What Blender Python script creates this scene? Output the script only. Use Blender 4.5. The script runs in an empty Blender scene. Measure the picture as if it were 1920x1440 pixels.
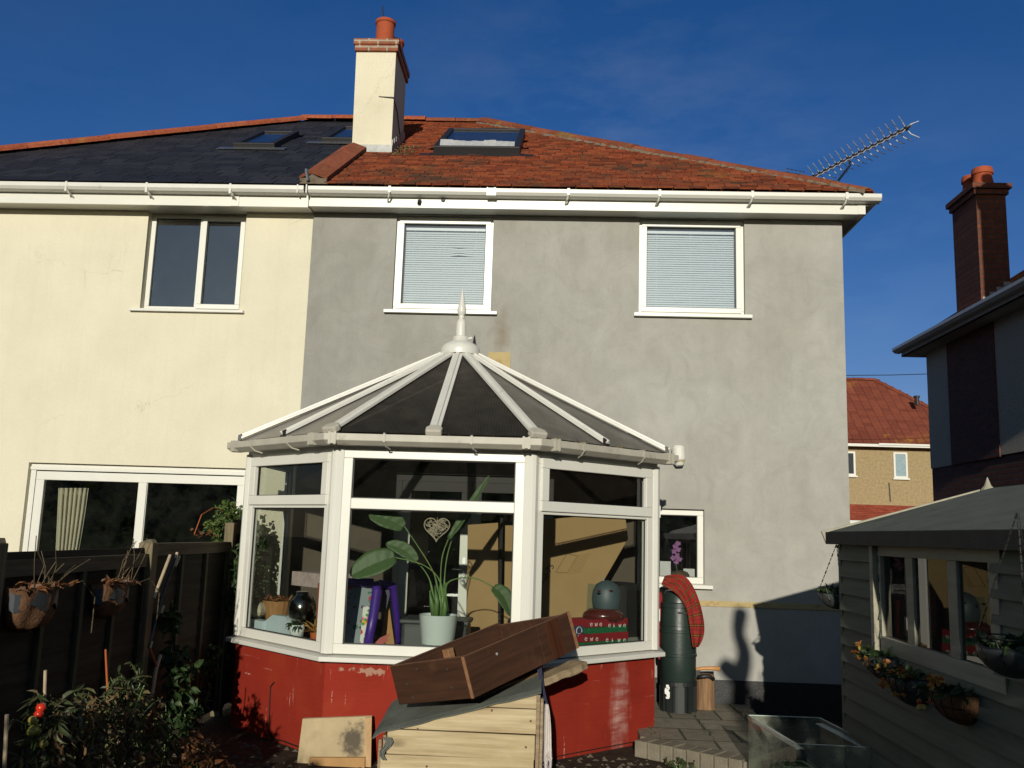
import bpy, math, random
from mathutils import Vector, Matrix
rnd = random.Random(7)
R = math.radians
SC = bpy.context.scene
COL = SC.collection

# ------------------------------------------------------------------ camera
F = 1734.0                                   # focal length in pixels of a 1920 wide picture
EYE = Vector((0.0, -9.0, 1.6))
_p, _y, _r = R(9.2), R(-2.65), R(1.78)
FW = Vector((math.sin(_y)*math.cos(_p), math.cos(_y)*math.cos(_p), math.sin(_p)))
_rt0 = Vector((math.cos(_y), -math.sin(_y), 0)); _up0 = _rt0.cross(FW)
RT = _rt0*math.cos(_r) + _up0*math.sin(_r)
UP = -_rt0*math.sin(_r) + _up0*math.cos(_r)
cam = bpy.data.cameras.new('camera'); camo = bpy.data.objects.new('camera', cam); COL.objects.link(camo)
cam.sensor_width = 36; cam.lens = 36*F/1920; cam.clip_start = .05; cam.clip_end = 600
M = Matrix((RT, UP, -FW)).transposed().to_4x4(); M.translation = EYE
camo.matrix_world = M
SC.camera = camo

# ------------------------------------------------------------------ light
AZ, EL = R(2.5), R(13.8)
w = bpy.data.worlds.new('World'); SC.world = w; w.use_nodes = True
nt = w.node_tree; nt.nodes.clear()
sky = nt.nodes.new('ShaderNodeTexSky'); sky.sky_type = 'NISHITA'; sky.sun_disc = False
sky.sun_elevation = EL; sky.sun_rotation = math.pi + AZ
sky.air_density = 1.0; sky.dust_density = .35; sky.ozone_density = 3.0
bg = nt.nodes.new('ShaderNodeBackground'); bg.inputs[1].default_value = .066
out = nt.nodes.new('ShaderNodeOutputWorld')
# a few faint wisps of high cloud in the sky itself
tc = nt.nodes.new('ShaderNodeTexCoord'); mp = nt.nodes.new('ShaderNodeMapping')
mp.inputs['Scale'].default_value = (2.0, 2.0, 6.0); mp.inputs['Rotation'].default_value = (0.15, -.15, .9); mp.inputs['Location'].default_value = (3.3, 1.2, .7)
no = nt.nodes.new('ShaderNodeTexNoise'); no.inputs['Scale'].default_value = 1.6; no.inputs['Detail'].default_value = 9
no.inputs['Roughness'].default_value = .62
rp = nt.nodes.new('ShaderNodeValToRGB'); rp.color_ramp.elements[0].position = .42; rp.color_ramp.elements[1].position = .80
rp.color_ramp.elements[1].color = (.22, .22, .22, 1)
mx = nt.nodes.new('ShaderNodeMix'); mx.data_type = 'RGBA'
mx.inputs['B'].default_value = (6.5, 7.4, 9.0, 1)
L = nt.links.new
L(tc.outputs['Generated'], mp.inputs[0]); L(mp.outputs[0], no.inputs[0]); L(no.outputs[0], rp.inputs[0])
hs = nt.nodes.new('ShaderNodeHueSaturation'); hs.inputs['Saturation'].default_value = 1.29
tint = nt.nodes.new('ShaderNodeMix'); tint.data_type = 'RGBA'; tint.blend_type = 'MULTIPLY'; tint.inputs[0].default_value = 1
tint.inputs['B'].default_value = (1.0, .845, 1.12, 1)
L(sky.outputs[0], hs.inputs['Color']); L(hs.outputs[0], tint.inputs['A'])
# deep blue away from the sun, hazier and paler on the sun's side of the sky
sepd = nt.nodes.new('ShaderNodeSeparateXYZ'); L(tc.outputs['Generated'], sepd.inputs[0])
sfac = nt.nodes.new('ShaderNodeMapRange'); sfac.interpolation_type = 'SMOOTHSTEP'; sfac.inputs[1].default_value = -.15; sfac.inputs[2].default_value = .55; L(sepd.outputs[1], sfac.inputs[0])
pale = nt.nodes.new('ShaderNodeMix'); pale.data_type = 'RGBA'; pale.blend_type = 'MULTIPLY'; pale.inputs[0].default_value = 1; pale.inputs['B'].default_value = (.96, .95, .90, 1); L(sky.outputs[0], pale.inputs['A'])
both = nt.nodes.new('ShaderNodeMix'); both.data_type = 'RGBA'; L(sfac.outputs[0], both.inputs[0]); L(pale.outputs['Result'], both.inputs['A']); L(tint.outputs['Result'], both.inputs['B'])
# the wisps gather low over the roof and thin out elsewhere
wsum = None
for _d, _r, _k in (((.055, .925, .375), .30, 1.0), ((-.56, .78, .28), .22, .55), ((.30, .90, .30), .22, .4)):
    _v = nt.nodes.new('ShaderNodeVectorMath'); _v.operation = 'DISTANCE'; _v.inputs[1].default_value = _d; L(tc.outputs['Generated'], _v.inputs[0])
    _m = nt.nodes.new('ShaderNodeMapRange'); _m.interpolation_type = 'SMOOTHSTEP'; _m.inputs[1].default_value = 0; _m.inputs[2].default_value = _r; _m.inputs[3].default_value = _k; _m.inputs[4].default_value = 0; L(_v.outputs['Value'], _m.inputs[0])
    if wsum is None: wsum = _m.outputs[0]
    else:
        _a = nt.nodes.new('ShaderNodeMath'); _a.operation = 'ADD'; L(wsum, _a.inputs[0]); L(_m.outputs[0], _a.inputs[1]); wsum = _a.outputs[0]
_a = nt.nodes.new('ShaderNodeMath'); _a.operation = 'ADD'; _a.inputs[1].default_value = .12; L(wsum, _a.inputs[0])
_b = nt.nodes.new('ShaderNodeMath'); _b.operation = 'MULTIPLY'; L(_a.outputs[0], _b.inputs[0]); L(rp.outputs[0], _b.inputs[1])
L(_b.outputs[0], mx.inputs[0]); L(both.outputs['Result'], mx.inputs['A']); L(mx.outputs['Result'], bg.inputs[0]); L(bg.outputs[0], out.inputs[0])
sun = bpy.data.lights.new('sun', 'SUN'); sun.energy = 4.1; sun.angle = R(.53); sun.color = (1, .945, .81)
suno = bpy.data.objects.new('sun', sun); COL.objects.link(suno)
SUND = Vector((math.sin(AZ)*math.cos(EL), math.cos(AZ)*math.cos(EL), -math.sin(EL)))
suno.rotation_euler = SUND.to_track_quat('-Z', 'Y').to_euler()
SC.view_settings.view_transform = 'Standard'; SC.view_settings.look = 'None'
SC.view_settings.exposure = 0; SC.view_settings.gamma = 1
SC.cycles.max_bounces = 8; SC.cycles.transparent_max_bounces = 24
SC.cycles.caustics_reflective = False; SC.cycles.caustics_refractive = False

# ------------------------------------------------------------------ measuring helpers: where a sight line meets a real plane
def ray(px, py): return FW*F + RT*(px-960) - UP*(py-720)
def on(px, py, p, n):
    r = ray(px, py); n = Vector(n); return EYE + r*((Vector(p)-EYE).dot(n)/r.dot(n))
def ay(px, py, y): return on(px, py, (0, y, 0), (0, 1, 0))
def ax(px, py, x): return on(px, py, (x, 0, 0), (1, 0, 0))
def az(px, py, z): return on(px, py, (0, 0, z), (0, 0, 1))

# ------------------------------------------------------------------ mesh builder
class MB:
    def __init__(s): s.v = []; s.f = []; s.uv = {}
    def add(s, vs, fs, uvs=None):
        o = len(s.v); s.v += [tuple(v) for v in vs]
        for i, f in enumerate(fs):
            s.f.append(tuple(a+o for a in f))
            if uvs: s.uv[len(s.f)-1] = [uvs[a] for a in f]
        return s
    def quad(s, a, b, c, d, uvs=None): return s.add([a, b, c, d], [(0, 1, 2, 3)], uvs)
    def tri(s, a, b, c): return s.add([a, b, c], [(0, 1, 2)])
    def box(s, x0, x1, y0, y1, z0, z1):
        return s.obox((x0, y0, z0), (x1-x0, 0, 0), (0, y1-y0, 0), (0, 0, z1-z0))
    def obox(s, o, a, b, c):
        o, a, b, c = Vector(o), Vector(a), Vector(b), Vector(c)
        vs = [o, o+a, o+a+b, o+b, o+c, o+a+c, o+a+b+c, o+b+c]
        fs = [(0, 3, 2, 1), (4, 5, 6, 7), (0, 1, 5, 4), (1, 2, 6, 5), (2, 3, 7, 6), (3, 0, 4, 7)]
        if a.cross(b).dot(c) < 0: fs = [f[::-1] for f in fs]
        return s.add(vs, fs)
    def prism(s, pts, ext):
        pts = [Vector(p) for p in pts]; e = Vector(ext); n = len(pts)
        fs = [tuple(range(n))[::-1], tuple(range(n, 2*n))]
        fs += [(i, (i+1) % n, n+(i+1) % n, n+i) for i in range(n)]
        nn = Vector((0, 0, 0))
        for i in range(n): nn += pts[i].cross(pts[(i+1) % n])
        if nn.dot(e) < 0: fs = [f[::-1] for f in fs]
        return s.add(pts+[p+e for p in pts], fs)
    def tube(s, path, r, n=8, cap=True):
        path = [Vector(p) for p in path]; k = len(path)
        rs = r if isinstance(r, (list, tuple)) else [r]*k
        vs = []; u = None
        for i, p in enumerate(path):
            d = (path[min(i+1, k-1)]-path[max(i-1, 0)]).normalized()
            if u is None: u = d.orthogonal().normalized()
            u = (u - d*u.dot(d)).normalized(); q = d.cross(u)
            for j in range(n):
                t = 2*math.pi*j/n; vs.append(p + (u*math.cos(t)+q*math.sin(t))*rs[i])
        fs = [(i*n+j, i*n+(j+1) % n, (i+1)*n+(j+1) % n, (i+1)*n+j) for i in range(k-1) for j in range(n)]
        if cap: fs += [tuple(range(n))[::-1], tuple((k-1)*n+j for j in range(n))]
        return s.add(vs, fs)
    def lathe(s, prof, c=(0, 0, 0), n=24, sx=1, sy=1, cap=True):
        c = Vector(c); vs = []
        for r, z in prof:
            for j in range(n):
                t = 2*math.pi*j/n; vs.append(c+Vector((r*math.cos(t)*sx, r*math.sin(t)*sy, z)))
        k = len(prof)
        fs = [(i*n+j, i*n+(j+1) % n, (i+1)*n+(j+1) % n, (i+1)*n+j) for i in range(k-1) for j in range(n)]
        if cap: fs += [tuple(range(n))[::-1], tuple((k-1)*n+j for j in range(n))]
        return s.add(vs, fs)
    def ball(s, c, r, n=10, sz=1):
        return s.lathe([(max(.001, r*math.sin(math.pi*i/n)), -r*sz*math.cos(math.pi*i/n)) for i in range(n+1)], c, max(6, n))
    def grid(s, rows, uv=True):
        nr, nc = len(rows), len(rows[0])
        vs = [v for r in rows for v in r]
        fs = [(i*nc+j, i*nc+j+1, (i+1)*nc+j+1, (i+1)*nc+j) for i in range(nr-1) for j in range(nc-1)]
        uvs = [(j/(nc-1), i/(nr-1)) for i in range(nr) for j in range(nc)]
        return s.add(vs, fs, uvs if uv else None)
    def leaf(s, p, d, ln, wd, nrm=None, droop=.2, fold=.15):
        p = Vector(p); d = Vector(d).normalized()
        n = Vector(nrm) if nrm is not None else Vector((rnd.uniform(-1, 1), rnd.uniform(-1, 1), rnd.uniform(.1, 1)))
        sd = d.cross(n)
        if sd.length < 1e-4: sd = d.orthogonal()
        sd.normalize(); n = sd.cross(d)
        m1 = p + d*ln*.38 - n*ln*droop*.15; m2 = p + d*ln*.75 - n*ln*droop*.5; e = p + d*ln - n*ln*droop
        a = n*wd*fold
        return s.add([p, m1+sd*wd*.5+a, m1, m1-sd*wd*.5+a, m2+sd*wd*.36+a, m2, m2-sd*wd*.36+a, e],
                     [(0, 2, 1), (0, 3, 2), (1, 2, 5, 4), (2, 3, 6, 5), (4, 5, 7), (5, 6, 7)])
    def rot(s, mat, start=0):
        for i in range(start, len(s.v)): s.v[i] = tuple(mat @ Vector(s.v[i]))
        return s
    def build(s, name, mat, parent=None, smooth=False, bevel=0, solid=0, mats=None, angle=None):
        me = bpy.data.meshes.new(name); me.from_pydata(s.v, [], s.f); me.update()
        if s.uv:
            u = me.uv_layers.new(name='UVMap')
            for pi, p in enumerate(me.polygons):
                if pi in s.uv:
                    for li, c in zip(p.loop_indices, s.uv[pi]): u.data[li].uv = c
        me.materials.append(mat)
        if smooth:
            for p in me.polygons: p.use_smooth = True
        o = bpy.data.objects.new(name, me); COL.objects.link(o)
        if parent is not None: o.parent = parent
        if solid:
            m = o.modifiers.new('solid', 'SOLIDIFY'); m.thickness = solid; m.offset = 0
        if bevel:
            m = o.modifiers.new('bevel', 'BEVEL'); m.width = bevel; m.segments = 2; m.limit_method = 'ANGLE'; m.angle_limit = R(40)
        return o

def tag(o, label=None, cat=None, group=None, kind=None):
    if label: o['label'] = label
    if cat: o['category'] = cat
    if group: o['group'] = group
    if kind: o['kind'] = kind
    return o
def thing(name, label, cat, group=None, loc=(0, 0, 0)):
    o = bpy.data.objects.new(name, None); COL.objects.link(o); o.empty_display_size = .1
    o.location = loc
    return tag(o, label, cat, group)
def copy_tree(o, parent=None):
    c = o.copy(); COL.objects.link(c)
    if parent is not None: c.parent = parent
    for ch in list(o.children): copy_tree(ch, c)
    return c

# ------------------------------------------------------------------ materials
def nodes(name):
    m = bpy.data.materials.new(name); m.use_nodes = True
    t = m.node_tree; b = t.nodes['Principled BSDF']
    return m, t, b
def N(t, typ, **kw):
    n = t.nodes.new(typ)
    for k, v in kw.items():
        if k in n.inputs: n.inputs[k].default_value = v
        else: setattr(n, k, v)
    return n
def ramp(t, stops):
    r = t.nodes.new('ShaderNodeValToRGB'); e = r.color_ramp.elements
    while len(e) < len(stops): e.new(.5)
    for x, (p, c) in zip(e, stops): x.position = p; x.color = (*c, 1) if len(c) == 3 else c
    return r
def mixc(t, fac, a, b, mode='MIX'):
    m = t.nodes.new('ShaderNodeMix'); m.data_type = 'RGBA'; m.blend_type = mode
    for s, v in ((0, fac), ('A', a), ('B', b)):
        if hasattr(v, 'is_output'): t.links.new(v, m.inputs[s])
        elif isinstance(v, (int, float)): m.inputs[s].default_value = v
        else: m.inputs[s].default_value = (*v, 1)
    return m.outputs['Result']
def coords(t, scale=(1, 1, 1), rot=(0, 0, 0), loc=(0, 0, 0), kind='Object'):
    c = t.nodes.new('ShaderNodeTexCoord'); m = t.nodes.new('ShaderNodeMapping')
    m.inputs['Scale'].default_value = scale; m.inputs['Rotation'].default_value = rot; m.inputs['Location'].default_value = loc
    t.links.new(c.outputs[kind], m.inputs[0]); return m.outputs[0]
def noise(t, vec, scale, detail=5, rough=.55):
    n = N(t, 'ShaderNodeTexNoise', Scale=scale, Detail=detail, Roughness=rough)
    t.links.new(vec, n.inputs[0]); return n.outputs[0]
def bump(t, b, h, strength=.3, dist=.01):
    n = N(t, 'ShaderNodeBump', Strength=strength, Distance=dist)
    t.links.new(h, n.inputs['Height']); t.links.new(n.outputs[0], b.inputs['Normal']); return n
def val(t, x, y, op='MULTIPLY'):
    m = N(t, 'ShaderNodeMath', operation=op)
    for i, v in enumerate((x, y)):
        if hasattr(v, 'is_output'): t.links.new(v, m.inputs[i])
        else: m.inputs[i].default_value = v
    return m.outputs[0]
def island(t):
    return t.nodes.new('ShaderNodeNewGeometry').outputs['Random Per Island']

def plain(name, c, rough=.6, var=.12, scale=8, bmp=0, bscale=60, spec=.5, metal=0, dirt=None, coat=0):
    """one colour with soft mottling, optional dirt colour in noise patches"""
    m, t, b = nodes(name); v = coords(t)
    n = noise(t, v, scale, 6, .6)
    lo = tuple(x*(1-var) for x in c); hi = tuple(min(1, x*(1+var)) for x in c)
    r = ramp(t, [(.3, lo), (.7, hi)]); t.links.new(n, r.inputs[0]); col = r.outputs[0]
    if dirt:
        dn = noise(t, coords(t, loc=(3.1, 1.7, 5.3)), dirt[1], 8, .7)
        dr = ramp(t, [(dirt[2], (0, 0, 0)), (min(1, dirt[2]+.18), (1, 1, 1))]); t.links.new(dn, dr.inputs[0])
        col = mixc(t, val(t, dr.outputs[0], dirt[3]), col, dirt[0])
    t.links.new(col, b.inputs['Base Color']); b.inputs['Roughness'].default_value = rough
    b.inputs['Specular IOR Level'].default_value = spec; b.inputs['Metallic'].default_value = metal
    b.inputs['Coat Weight'].default_value = coat
    if bmp: bump(t, b, noise(t, v, bscale, 4, .6), bmp, .01)
    return m

def glass(name='window glass', tint=(.93, .96, .96), dirt=.015, dcol=(.5, .5, .48), ior=1.5, rough=0.0, boost=.02):
    m, t, b = nodes(name); t.nodes.remove(b); o = t.nodes['Material Output']
    tr = N(t, 'ShaderNodeBsdfTransparent'); tr.inputs[0].default_value = (*tint, 1)
    gl = N(t, 'ShaderNodeBsdfGlossy', Roughness=rough)
    ge = t.nodes.new('ShaderNodeNewGeometry'); dp = N(t, 'ShaderNodeVectorMath', operation='DOT_PRODUCT')
    t.links.new(ge.outputs['Incoming'], dp.inputs[0]); t.links.new(ge.outputs['Normal'], dp.inputs[1])
    c_ = val(t, 1.0, val(t, dp.outputs['Value'], 0, 'ABSOLUTE'), 'SUBTRACT'); f5 = val(t, c_, 5, 'POWER')
    fac = val(t, val(t, f5, 1.0-boost), boost, 'ADD')
    m1 = t.nodes.new('ShaderNodeMixShader'); t.links.new(fac, m1.inputs[0]); t.links.new(tr.outputs[0], m1.inputs[1]); t.links.new(gl.outputs[0], m1.inputs[2])
    df = N(t, 'ShaderNodeBsdfDiffuse'); df.inputs[0].default_value = (*dcol, 1)
    dn = noise(t, coords(t, (1, 1, 1)), 5, 8, .7); dr = ramp(t, [(.35, (0, 0, 0)), (.85, (1, 1, 1))]); t.links.new(dn, dr.inputs[0])
    m2 = t.nodes.new('ShaderNodeMixShader'); t.links.new(val(t, dr.outputs[0], dirt*2), m2.inputs[0])
    t.links.new(m1.outputs[0], m2.inputs[1]); t.links.new(df.outputs[0], m2.inputs[2]); t.links.new(m2.outputs[0], o.inputs[0])
    return m

def wood(name, c1, c2, axis=0, grain=1.0, rough=.7, var=.25, dirt=None, spec=.3, knots=0):
    m, t, b = nodes(name)
    sc = [22, 22, 22]; sc[axis] = 1.3
    g = noise(t, coords(t, tuple(x*grain for x in sc)), 1.6, 8, .65)
    r = ramp(t, [(.32, c1), (.68, c2)]); t.links.new(g, r.inputs[0])
    big = ramp(t, [(0, (1-var,)*3), (1, (1+var,)*3)]); t.links.new(island(t), big.inputs[0])
    col = mixc(t, 1.0, r.outputs[0], big.outputs[0], 'MULTIPLY')
    if knots:
        s2 = [5.5, 5.5, 5.5]; s2[axis] = 2.2
        vo = N(t, 'ShaderNodeTexVoronoi', Scale=1.0); t.links.new(coords(t, tuple(s2), loc=(.37, .11, .21)), vo.inputs[0])
        kr = ramp(t, [(0, (1, 1, 1)), (.10, (.85, .85, .85)), (.2, (0, 0, 0))]); t.links.new(vo.outputs['Distance'], kr.inputs[0])
        col = mixc(t, val(t, kr.outputs[0], knots), col, tuple(x*.22 for x in c1))
    if dirt:
        dn = noise(t, coords(t, loc=(1, 2, 3)), dirt[1], 7, .68)
        dr = ramp(t, [(dirt[2], (0, 0, 0)), (min(1, dirt[2]+.2), (1, 1, 1))]); t.links.new(dn, dr.inputs[0])
        col = mixc(t, val(t, dr.outputs[0], dirt[3]), col, dirt[0])
    t.links.new(col, b.inputs['Base Color']); b.inputs['Roughness'].default_value = rough
    b.inputs['Specular IOR Level'].default_value = spec
    bump(t, b, g, .25, .004)
    return m

def render_wall():
    """grey cement render: trowel clouds, darker towards the left, a rusty run below one sill"""
    m, t, b = nodes('grey cement render'); v = coords(t)
    n1 = noise(t, v, .9, 6, .55); n2 = noise(t, coords(t, (1, 1, .6), loc=(5, 2, 1)), 3.2, 8, .62)
    r1 = ramp(t, [(.28, (.305, .295, .262)), (.52, (.328, .320, .290)), (.74, (.352, .346, .320))]); t.links.new(n1, r1.inputs[0])
    r2 = ramp(t, [(.3, (.90, .90, .89)), (.7, (1.06, 1.06, 1.07))]); t.links.new(n2, r2.inputs[0])
    col = mixc(t, 1.0, r1.outputs[0], r2.outputs[0], 'MULTIPLY')
    sx = N(t, 'ShaderNodeSeparateXYZ'); t.links.new(v, sx.inputs[0])
    # darker towards the left, paler towards the right
    lx = N(t, 'ShaderNodeMapRange'); t.links.new(sx.outputs[0], lx.inputs[0])
    lx.inputs[1].default_value = -2.5; lx.inputs[2].default_value = 1.4; lx.inputs[3].default_value = .84; lx.inputs[4].default_value = 1.06
    cc = N(t, 'ShaderNodeCombineColor'); [t.links.new(lx.outputs[0], cc.inputs[i]) for i in range(3)]
    col = mixc(t, 1.0, col, cc.outputs[0], 'MULTIPLY')
    # brown run
    vm = N(t, 'ShaderNodeVectorMath', operation='DISTANCE')
    t.links.new(coords(t, (3.6, 0, 1.0), loc=(.53*3.6, 0, -3.52)), vm.inputs[0])
    nn = noise(t, v, 9, 6, .6); d = val(t, vm.outputs['Value'], val(t, nn, .5), 'ADD')
    rr = ramp(t, [(.25, (1, 1, 1)), (.62, (0, 0, 0))]); t.links.new(d, rr.inputs[0])
    col = mixc(t, val(t, rr.outputs[0], .55), col, (.17, .125, .065))
    sw = N(t, 'ShaderNodeTexNoise', Scale=3.4, Detail=9, Roughness=.68, Distortion=1.7); t.links.new(v, sw.inputs[0])
    sr = ramp(t, [(.28, (.90, .90, .905)), (.5, (1, 1, 1)), (.72, (1.075, 1.075, 1.07))]); t.links.new(sw.outputs[0], sr.inputs[0]); col = mixc(t, 1.0, col, sr.outputs[0], 'MULTIPLY')
    dr = noise(t, coords(t, (7, 7, .35), loc=(.4, 0, .2)), 2.2, 7, .66); dr2 = ramp(t, [(.34, (.975, .975, .97)), (.5, (1, 1, 1)), (.7, (1.01, 1.01, 1.01))]); t.links.new(dr, dr2.inputs[0]); col = mixc(t, 1.0, col, dr2.outputs[0], 'MULTIPLY')
    sp = noise(t, coords(t, loc=(9, 4, 2)), 55, 4, .7); sp2 = ramp(t, [(.3, (.95, .95, .95)), (.7, (1.04, 1.04, 1.04))]); t.links.new(sp, sp2.inputs[0]); col = mixc(t, 1.0, col, sp2.outputs[0], 'MULTIPLY')
    fine = noise(t, v, 120, 3, .6)
    t.links.new(col, b.inputs['Base Color']); b.inputs['Roughness'].default_value = .92; b.inputs['Specular IOR Level'].default_value = .15
    bump(t, b, val(t, fine, val(t, n2, 2.5), 'ADD'), .18, .006)
    return m

def brick(name, c1, c2, mortar, plane='XZ', scale=1.0, bw=.225, bh=.075, rough=.85, dark=None, mort=.012, bstr=.5):
    m, t, b = nodes(name); v = coords(t)
    sx = N(t, 'ShaderNodeSeparateXYZ'); cx = N(t, 'ShaderNodeCombineXYZ'); t.links.new(v, sx.inputs[0])
    t.links.new(sx.outputs['XYZ'.index(plane[0])], cx.inputs[0]); t.links.new(sx.outputs['XYZ'.index(plane[1])], cx.inputs[1])
    bt = N(t, 'ShaderNodeTexBrick', Scale=1.0); t.links.new(cx.outputs[0], bt.inputs[0])
    bt.inputs['Color1'].default_value = (*c1, 1); bt.inputs['Color2'].default_value = (*c2, 1); bt.inputs['Mortar'].default_value = (*mortar, 1)
    bt.inputs['Mortar Size'].default_value = mort; bt.inputs['Brick Width'].default_value = bw; bt.inputs['Row Height'].default_value = bh
    bt.inputs['Mortar Smooth'].default_value = .2
    n = noise(t, v, 14, 7, .65); r = ramp(t, [(.3, (.7, .7, .7)), (.7, (1.2, 1.2, 1.2))]); t.links.new(n, r.inputs[0])
    col = mixc(t, 1.0, bt.outputs[0], r.outputs[0], 'MULTIPLY')
    t.links.new(col, b.inputs['Base Color']); b.inputs['Roughness'].default_value = rough
    inv = val(t, 1.0, bt.outputs['Fac'], 'SUBTRACT'); bump(t, b, val(t, inv, val(t, n, .3), 'ADD'), bstr, .008)
    return m

def red_painted():
    m, t, b = nodes('red masonry paint'); v = coords(t)
    sx = N(t, 'ShaderNodeSeparateXYZ'); t.links.new(v, sx.inputs[0])
    n1 = noise(t, v, 2.3, 7, .6); r1 = ramp(t, [(.3, (.20, .018, .010)), (.55, (.245, .024, .013)), (.75, (.27, .038, .016))]); t.links.new(n1, r1.inputs[0])
    col = r1.outputs[0]
    # scrapes: thin stretched streaks at several slants, kept to patches
    for k, (sc, rot, th, a, mt) in enumerate((((26, 26, 1.6), (0, .30, 0), .66, .85, .50), ((30, 30, 1.8), (0, -.75, .0), .67, .8, .50), ((1.5, 1.5, 30), (0, .12, 0), .67, .75, .52), ((24, 24, 1.5), (0, -.2, .2), .67, .8, .49))):
        s = noise(t, coords(t, sc, rot, (k*3.1, k*1.7, k)), 1.0, 5, .55); rr = ramp(t, [(th, (0, 0, 0)), (th+.02, (1, 1, 1))]); t.links.new(s, rr.inputs[0])
        msk = noise(t, coords(t, loc=(2+k*5, 1, k)), 1.9, 3, .5); rm = ramp(t, [(mt, (0, 0, 0)), (mt+.1, (1, 1, 1))]); t.links.new(msk, rm.inputs[0])
        br = noise(t, v, 60, 3, .6); rb = ramp(t, [(.42, (0, 0, 0)), (.55, (1, 1, 1))]); t.links.new(br, rb.inputs[0])
        col = mixc(t, val(t, val(t, val(t, rr.outputs[0], rm.outputs[0]), rb.outputs[0]), a), col, (.56, .37, .31))
    # bare patch of old render just under the sill at the front left
    vm0 = N(t, 'ShaderNodeVectorMath', operation='DISTANCE'); t.links.new(coords(t, (1.6, 0, 9), loc=(1.28*1.6, 0, -.60*9)), vm0.inputs[0])
    d0 = val(t, vm0.outputs['Value'], val(t, noise(t, v, 16, 7, .7), 1.5), 'ADD'); r0 = ramp(t, [(.30, (1, 1, 1)), (1.0, (0, 0, 0))])
    r0.color_ramp.elements[0].position = .88; r0.color_ramp.elements[1].position = .96; t.links.new(d0, r0.inputs[0])
    col = mixc(t, val(t, r0.outputs[0], .75), col, (.36, .24, .17))
    # pale salt bloom under the right-hand end of the sill
    vm = N(t, 'ShaderNodeVectorMath', operation='DISTANCE'); t.links.new(coords(t, (5.5, 0, 1.25), loc=(-.56*5.5, 0, -.28*1.25)), vm.inputs[0])
    sn = noise(t, coords(t, (9, 9, 1.6)), 2.4, 6, .62); d = val(t, vm.outputs['Value'], val(t, sn, .9), 'ADD')
    rr = ramp(t, [(.42, (1, 1, 1)), (1.0, (0, 0, 0))]); t.links.new(d, rr.inputs[0])
    cr = noise(t, coords(t, (3, 3, 14)), 1.9, 3, .5); cs = ramp(t, [(.4, (.25, .25, .25)), (.62, (1, 1, 1))]); t.links.new(cr, cs.inputs[0])
    col = mixc(t, val(t, val(t, rr.outputs[0], cs.outputs[0]), .62), col, (.55, .40, .36))
    # joints of the painted brickwork
    wv = N(t, 'ShaderNodeMath', operation='FRACT'); t.links.new(val(t, sx.outputs[2], 1/.075), wv.inputs[0])
    jr = ramp(t, [(0, (0, 0, 0)), (.06, (0, 0, 0)), (.16, (1, 1, 1)), (.9, (1, 1, 1)), (1, (0, 0, 0))]); t.links.new(wv.outputs[0], jr.inputs[0])
    t.links.new(col, b.inputs['Base Color']); b.inputs['Roughness'].default_value = .8; b.inputs['Specular IOR Level'].default_value = .12
    bump(t, b, val(t, jr.outputs[0], val(t, noise(t, v, 45, 5, .6), .9), 'ADD'), .16, .005)
    return m

def roof_tile(name, stops, moss, moss_amt=.5, rough=.9, mscale=1.3):
    m, t, b = nodes(name); v = coords(t)
    r = ramp(t, stops); t.links.new(island(t), r.inputs[0])
    n = noise(t, v, 26, 6, .65); rr = ramp(t, [(.3, (.62, .62, .62)), (.7, (1.2, 1.2, 1.2))]); t.links.new(n, rr.inputs[0])
    col = mixc(t, 1.0, r.outputs[0], rr.outputs[0], 'MULTIPLY')
    for k, (c, th, sc) in enumerate(moss):
        mn = noise(t, coords(t, loc=(k*7.7, k*3.3, 0)), mscale*sc, 8, .72)
        mr = ramp(t, [(th, (0, 0, 0)), (th+.12, (1, 1, 1))]); t.links.new(mn, mr.inputs[0])
        col = mixc(t, val(t, mr.outputs[0], moss_amt), col, c)
    t.links.new(col, b.inputs['Base Color']); b.inputs['Roughness'].default_value = rough; b.inputs['Specular IOR Level'].default_value = .2
    bump(t, b, n, .3, .004)
    return m

def foliage(name, c1, c2, c3, trans=.25):
    m, t, b = nodes(name)
    r = ramp(t, [(0, c1), (.5, c2), (1, c3)]); t.links.new(island(t), r.inputs[0])
    t.links.new(r.outputs[0], b.inputs['Base Color']); b.inputs['Roughness'].default_value = .55
    tl = N(t, 'ShaderNodeBsdfTranslucent'); t.links.new(r.outputs[0], tl.inputs[0])
    mxs = t.nodes.new('ShaderNodeMixShader'); mxs.inputs[0].default_value = trans
    o = t.nodes['Material Output']; t.links.new(b.outputs[0], mxs.inputs[1]); t.links.new(tl.outputs[0], mxs.inputs[2]); t.links.new(mxs.outputs[0], o.inputs[0])
    return m

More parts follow.
